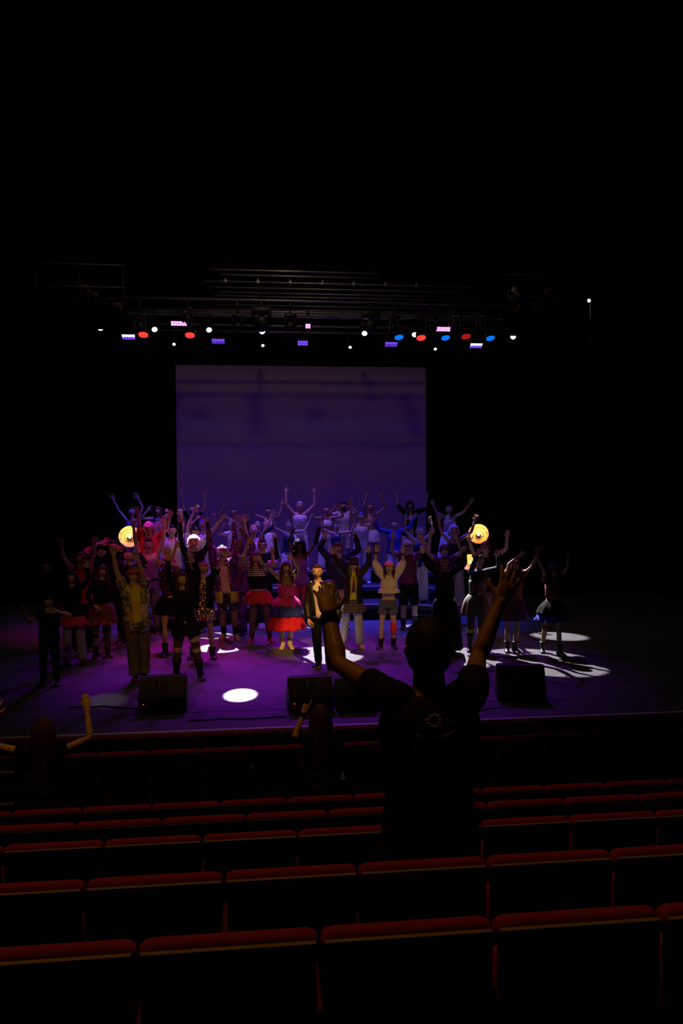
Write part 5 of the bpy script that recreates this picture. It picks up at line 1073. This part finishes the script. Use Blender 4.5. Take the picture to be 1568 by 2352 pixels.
for i, (x, y, n) in enumerate([(410.5, 743, 6), (707, 749, 2), (1017, 756, 6)]):
    fixture('led_panel', x, y, 'm', (0, -.85, -.5), (n, 2, .028*n, .052), m_magl, 'panel', f'magenta LED panel, {od(i)} from the left of the three magenta ones', 'magenta LED panels', .2)
for i, (x, y, n) in enumerate([(295, 774, 5), (501, 784, 5), (695, 788, 4), (898, 791, 5), (1093, 794, 5)]):
    hot = i in (0, 4)
    fixture('led_panel', x, y, 'v', (0, -.62, -.78), (n, 2, .030*n, .075), [m_vio, m_vhot] if hot else ([m_viod, m_vio] if i != 2 else m_vio), 'panel', f'violet LED panel, {od(i)} from the left of the five violet ones', 'violet LED panels', .45)
# white beams of those spots
def beam(i_px, i_py, tgt, W, deg, bl=.12, Y=None, rad=.03, asp=None):
    p = at(i_px, i_py, Y or YR-.12); o = spot('spot_beam', p+(Vector(tgt)-p).normalized()*.06, tgt, WHT, W, deg, bl, rad)
    if asp: o.scale = (asp, 1, 1)
    return o
beam(603.5, 794, ground(552, 1596, 0), 26000, 2.7, .2, YR+.8)
beam(602, 762, ground(745, 1503, 0), 12000, 9.5, .08)
beam(837, 766, ground(1235, 1517, 0), 9500, 12.0, .10)
beam(952, 769, ground(1040, 1508, 0), 7500, 11.0, .10)
beam(480, 758, ground(505, 1488, 0), 16000, 6.5, .12)
beam(355, 757, at(446, 1222, 16.9), 11000, 6.0, .3)
beam(1066, 772, ground(962, 1438, 0), 8000, 6.0, .6)
beam(837, 766, at(1150, 1255, 16.0), 8000, 7.0, .4)
beam(480, 758, at(458, 1175, 17.4), 9000, 3.6, .4)
beam(231, 754, ground(245, 1608, 0), 280, 4.0, .8)
beam(602, 762, ground(705, 1440, 0), 6500, 3.0, .5)
beam(602, 762, at(672, 1222, 17.7), 6000, 2.4, .3)
for x, y in ((329, 769), (436, 770)):
    spot('red_beam', at(x, y, YR-.12), ground(x+60, 1490), RED, 500, 26, .6)
# upstage warm-lit battens seen high up
for i, y in enumerate((629, 640, 655, 668, 679, 687, 697, 707, 716)):
    z = 7.5; Y = (z-2.83)*1830/(1136-y)*.995
    xl = at((480, 505, 470, 480, 500, 492, 505, 498, 480)[i], y, Y).x; xr = at((870, 865, 1130, 1120, 1095, 1100, 1080, 1060, 1120)[i], y, Y).x
    pipe(Y, z, xl, xr, f'dim steel batten high above the stage, {od(i)} from the top', .018)
for i, x in enumerate((517, 592, 667, 741, 813, 886, 957)):
    Y = 4.67*1830/(1136-655)*.995; c = Vector((at(x, 655, Y).x, Y, 7.5))
    r = empty('pipe_clamp', c, f'small steel clamp on the high batten, {od(i)} from the left', 'clamp', 'clamps on the high batten')
    ghost(Geo(), Geo()); g = soft_box((-.04, -.03, -.03), (.04, .03, .03), .006); g.build('jaw', m_pipe, r); g = soft_box((-.02, -.02, .02), (.02, .02, .07), .005); g.build('bolt', m_pipe, r)
# dark moving heads and floods hanging in the upper rig
MHX = [600, 667, 852, 1045, 430, 545, 990, 1105, 905, 320]
for i, (x, y, Y, s_) in enumerate([(600, 735, 17.2, .30), (667, 742, 17.6, .18), (852, 742, 17.4, .28), (1045, 735, 17.5, .2), (430, 725, 17.0, .15), (545, 742, 17.9, .16), (990, 745, 17.9, .16), (1105, 735, 17.2, .16), (905, 745, 17.9, .14), (320, 742, 17.3, .18)]):
    Y, pz = LINE['d']; c = at(x, y, Y); r = empty('moving_head', c, f'unlit dark stage lantern, {od(sorted(MHX).index(x))} from the left of the ten unlit ones', 'stage light', 'unlit lanterns')
    g = soft_box((-s_*.7, -s_*.45, .10), (s_*.7, s_*.45, .10+s_*.5), .02); g.build('base', m_fix, r)
    for sg in (-1, 1): g = soft_box((sg*s_*.62-.02, -.05, -.14), (sg*s_*.62+.02, .05, .12), .01); g.build('yoke_arm', m_fix, r)
    g = Geo(); g.ball((0, 0, -.08), (s_*.5, s_*.5, s_*.6), 14, 9); g.build('head', m_fix, r)
    g = Geo(); g.tube([(0, 0, .1+s_*.4), (0, 0, pz-c.z+.02)], .02, 8); g.build('clamp', m_fix, r)
lb = ['far left', 'left', 'mid left', 'upper right', 'right', 'lower right', 'far right']
m_gal = mat('gallery_timber', (.10, .05, .02), .6); m_galm = mat('gallery_steel', (.12, .11, .09), .5)
for i, (x, y, w_) in enumerate([(188, 661, .28), (211, 677, .24), (258, 702, .36), (1262, 667, .20), (1196, 706, .18), (1234, 703, .18), (1176, 688, .14)]):
    c = at(x, y, 16.85+.4*(i % 2)); r = empty('gallery_box', c, f'small dim brown box on the fly gallery, {lb[i]}', 'box', 'brown boxes on the galleries')
    g = soft_box((-w_/2, -.1, -.05), (w_/2, .1, .05), .01); g.build('box_body', m_gal, r); g = Geo(); g.box((-w_/2, .0, -.075), (w_/2, .03, -.05)); g.build('shelf_rail', m_galm, r)
    for sg in (-1, 1): g = Geo(); g.tube([(sg*w_*.45, .02, 6.61-c.z), (sg*w_*.45, .02, -.05)], .012, 6); g.build('bracket', m_leg, r)
for sd, x0, x1 in (('left', -9.5, at(290, 700, 16.7).x), ('right', at(1160, 700, 16.7).x, 11.0)):
    r = empty('fly_gallery', ((x0+x1)/2, 17.2, 6.6), f'dark fly gallery with railings high on the {sd} side', 'gallery'); h = (x1-x0)/2
    g = Geo(); g.box((-h, -.6, -.1), (h, .9, 0)); g.build('walkway', m_black, r, False)
    for z in (.45, .9): g = Geo(); g.tube([(-h, -.58, z), (h, -.58, z)], .02, 8); g.build('rail', m_leg, r)
    for k in range(9): x = -h+.05+(2*h-.1)*k/8; g = Geo(); g.tube([(x, -.58, 0), (x, -.58, .9)], .018, 8); g.build('post', m_leg, r)
c = at(1184, 668, 16.0); r = empty('reflector_flood', c, 'small angled pale flood panel catching light at upper right of the rig', 'stage light')
g = soft_box((-.09, -.02, -.05), (.09, .02, .05), .008); g.xform(Matrix.Rotation(.6, 4, 'Y')).build('panel', mat('pale_panel', (.6, .55, .4), .5), r); g = Geo(); g.tube([(0, 0, .04), (0, 0, 11-c.z)], .008, 6); g.build('hanger', m_leg, r)
# small lit work light at the far right with its pipe
c = at(1352, 689, 20.0); r = empty('work_light', c, 'small lit warm work light on a vertical pole at far right', 'lamp')
g = Geo(); g.lathe([(.07, 0), (.05, .08), (.015, .12), (.01, .2)], 14); g.xform(Matrix.Rotation(.5, 4, 'Y')).build('shade', m_fix, r)
g = Geo(); g.ball((-.01, -.03, -.02), (.04, .04, .045)); g.build('bulb', mat('warm_bulb', (1, .9, .7), .3, emit=(1, .8, .5), es=9), r)
g = Geo(); g.tube([(.06, .05, .35), (.06, .05, -c.z)], .02, 8); g.build('pole', m_leg, r)
l = bpy.data.lights.new('work_bulb', 'POINT'); l.energy = 1.2; l.color = (1, .8, .55); l.shadow_soft_size = .02; o = bpy.data.objects.new('work_bulb', l); COL.objects.link(o); o.parent = r; o.location = (-.02, -.05, -.06)
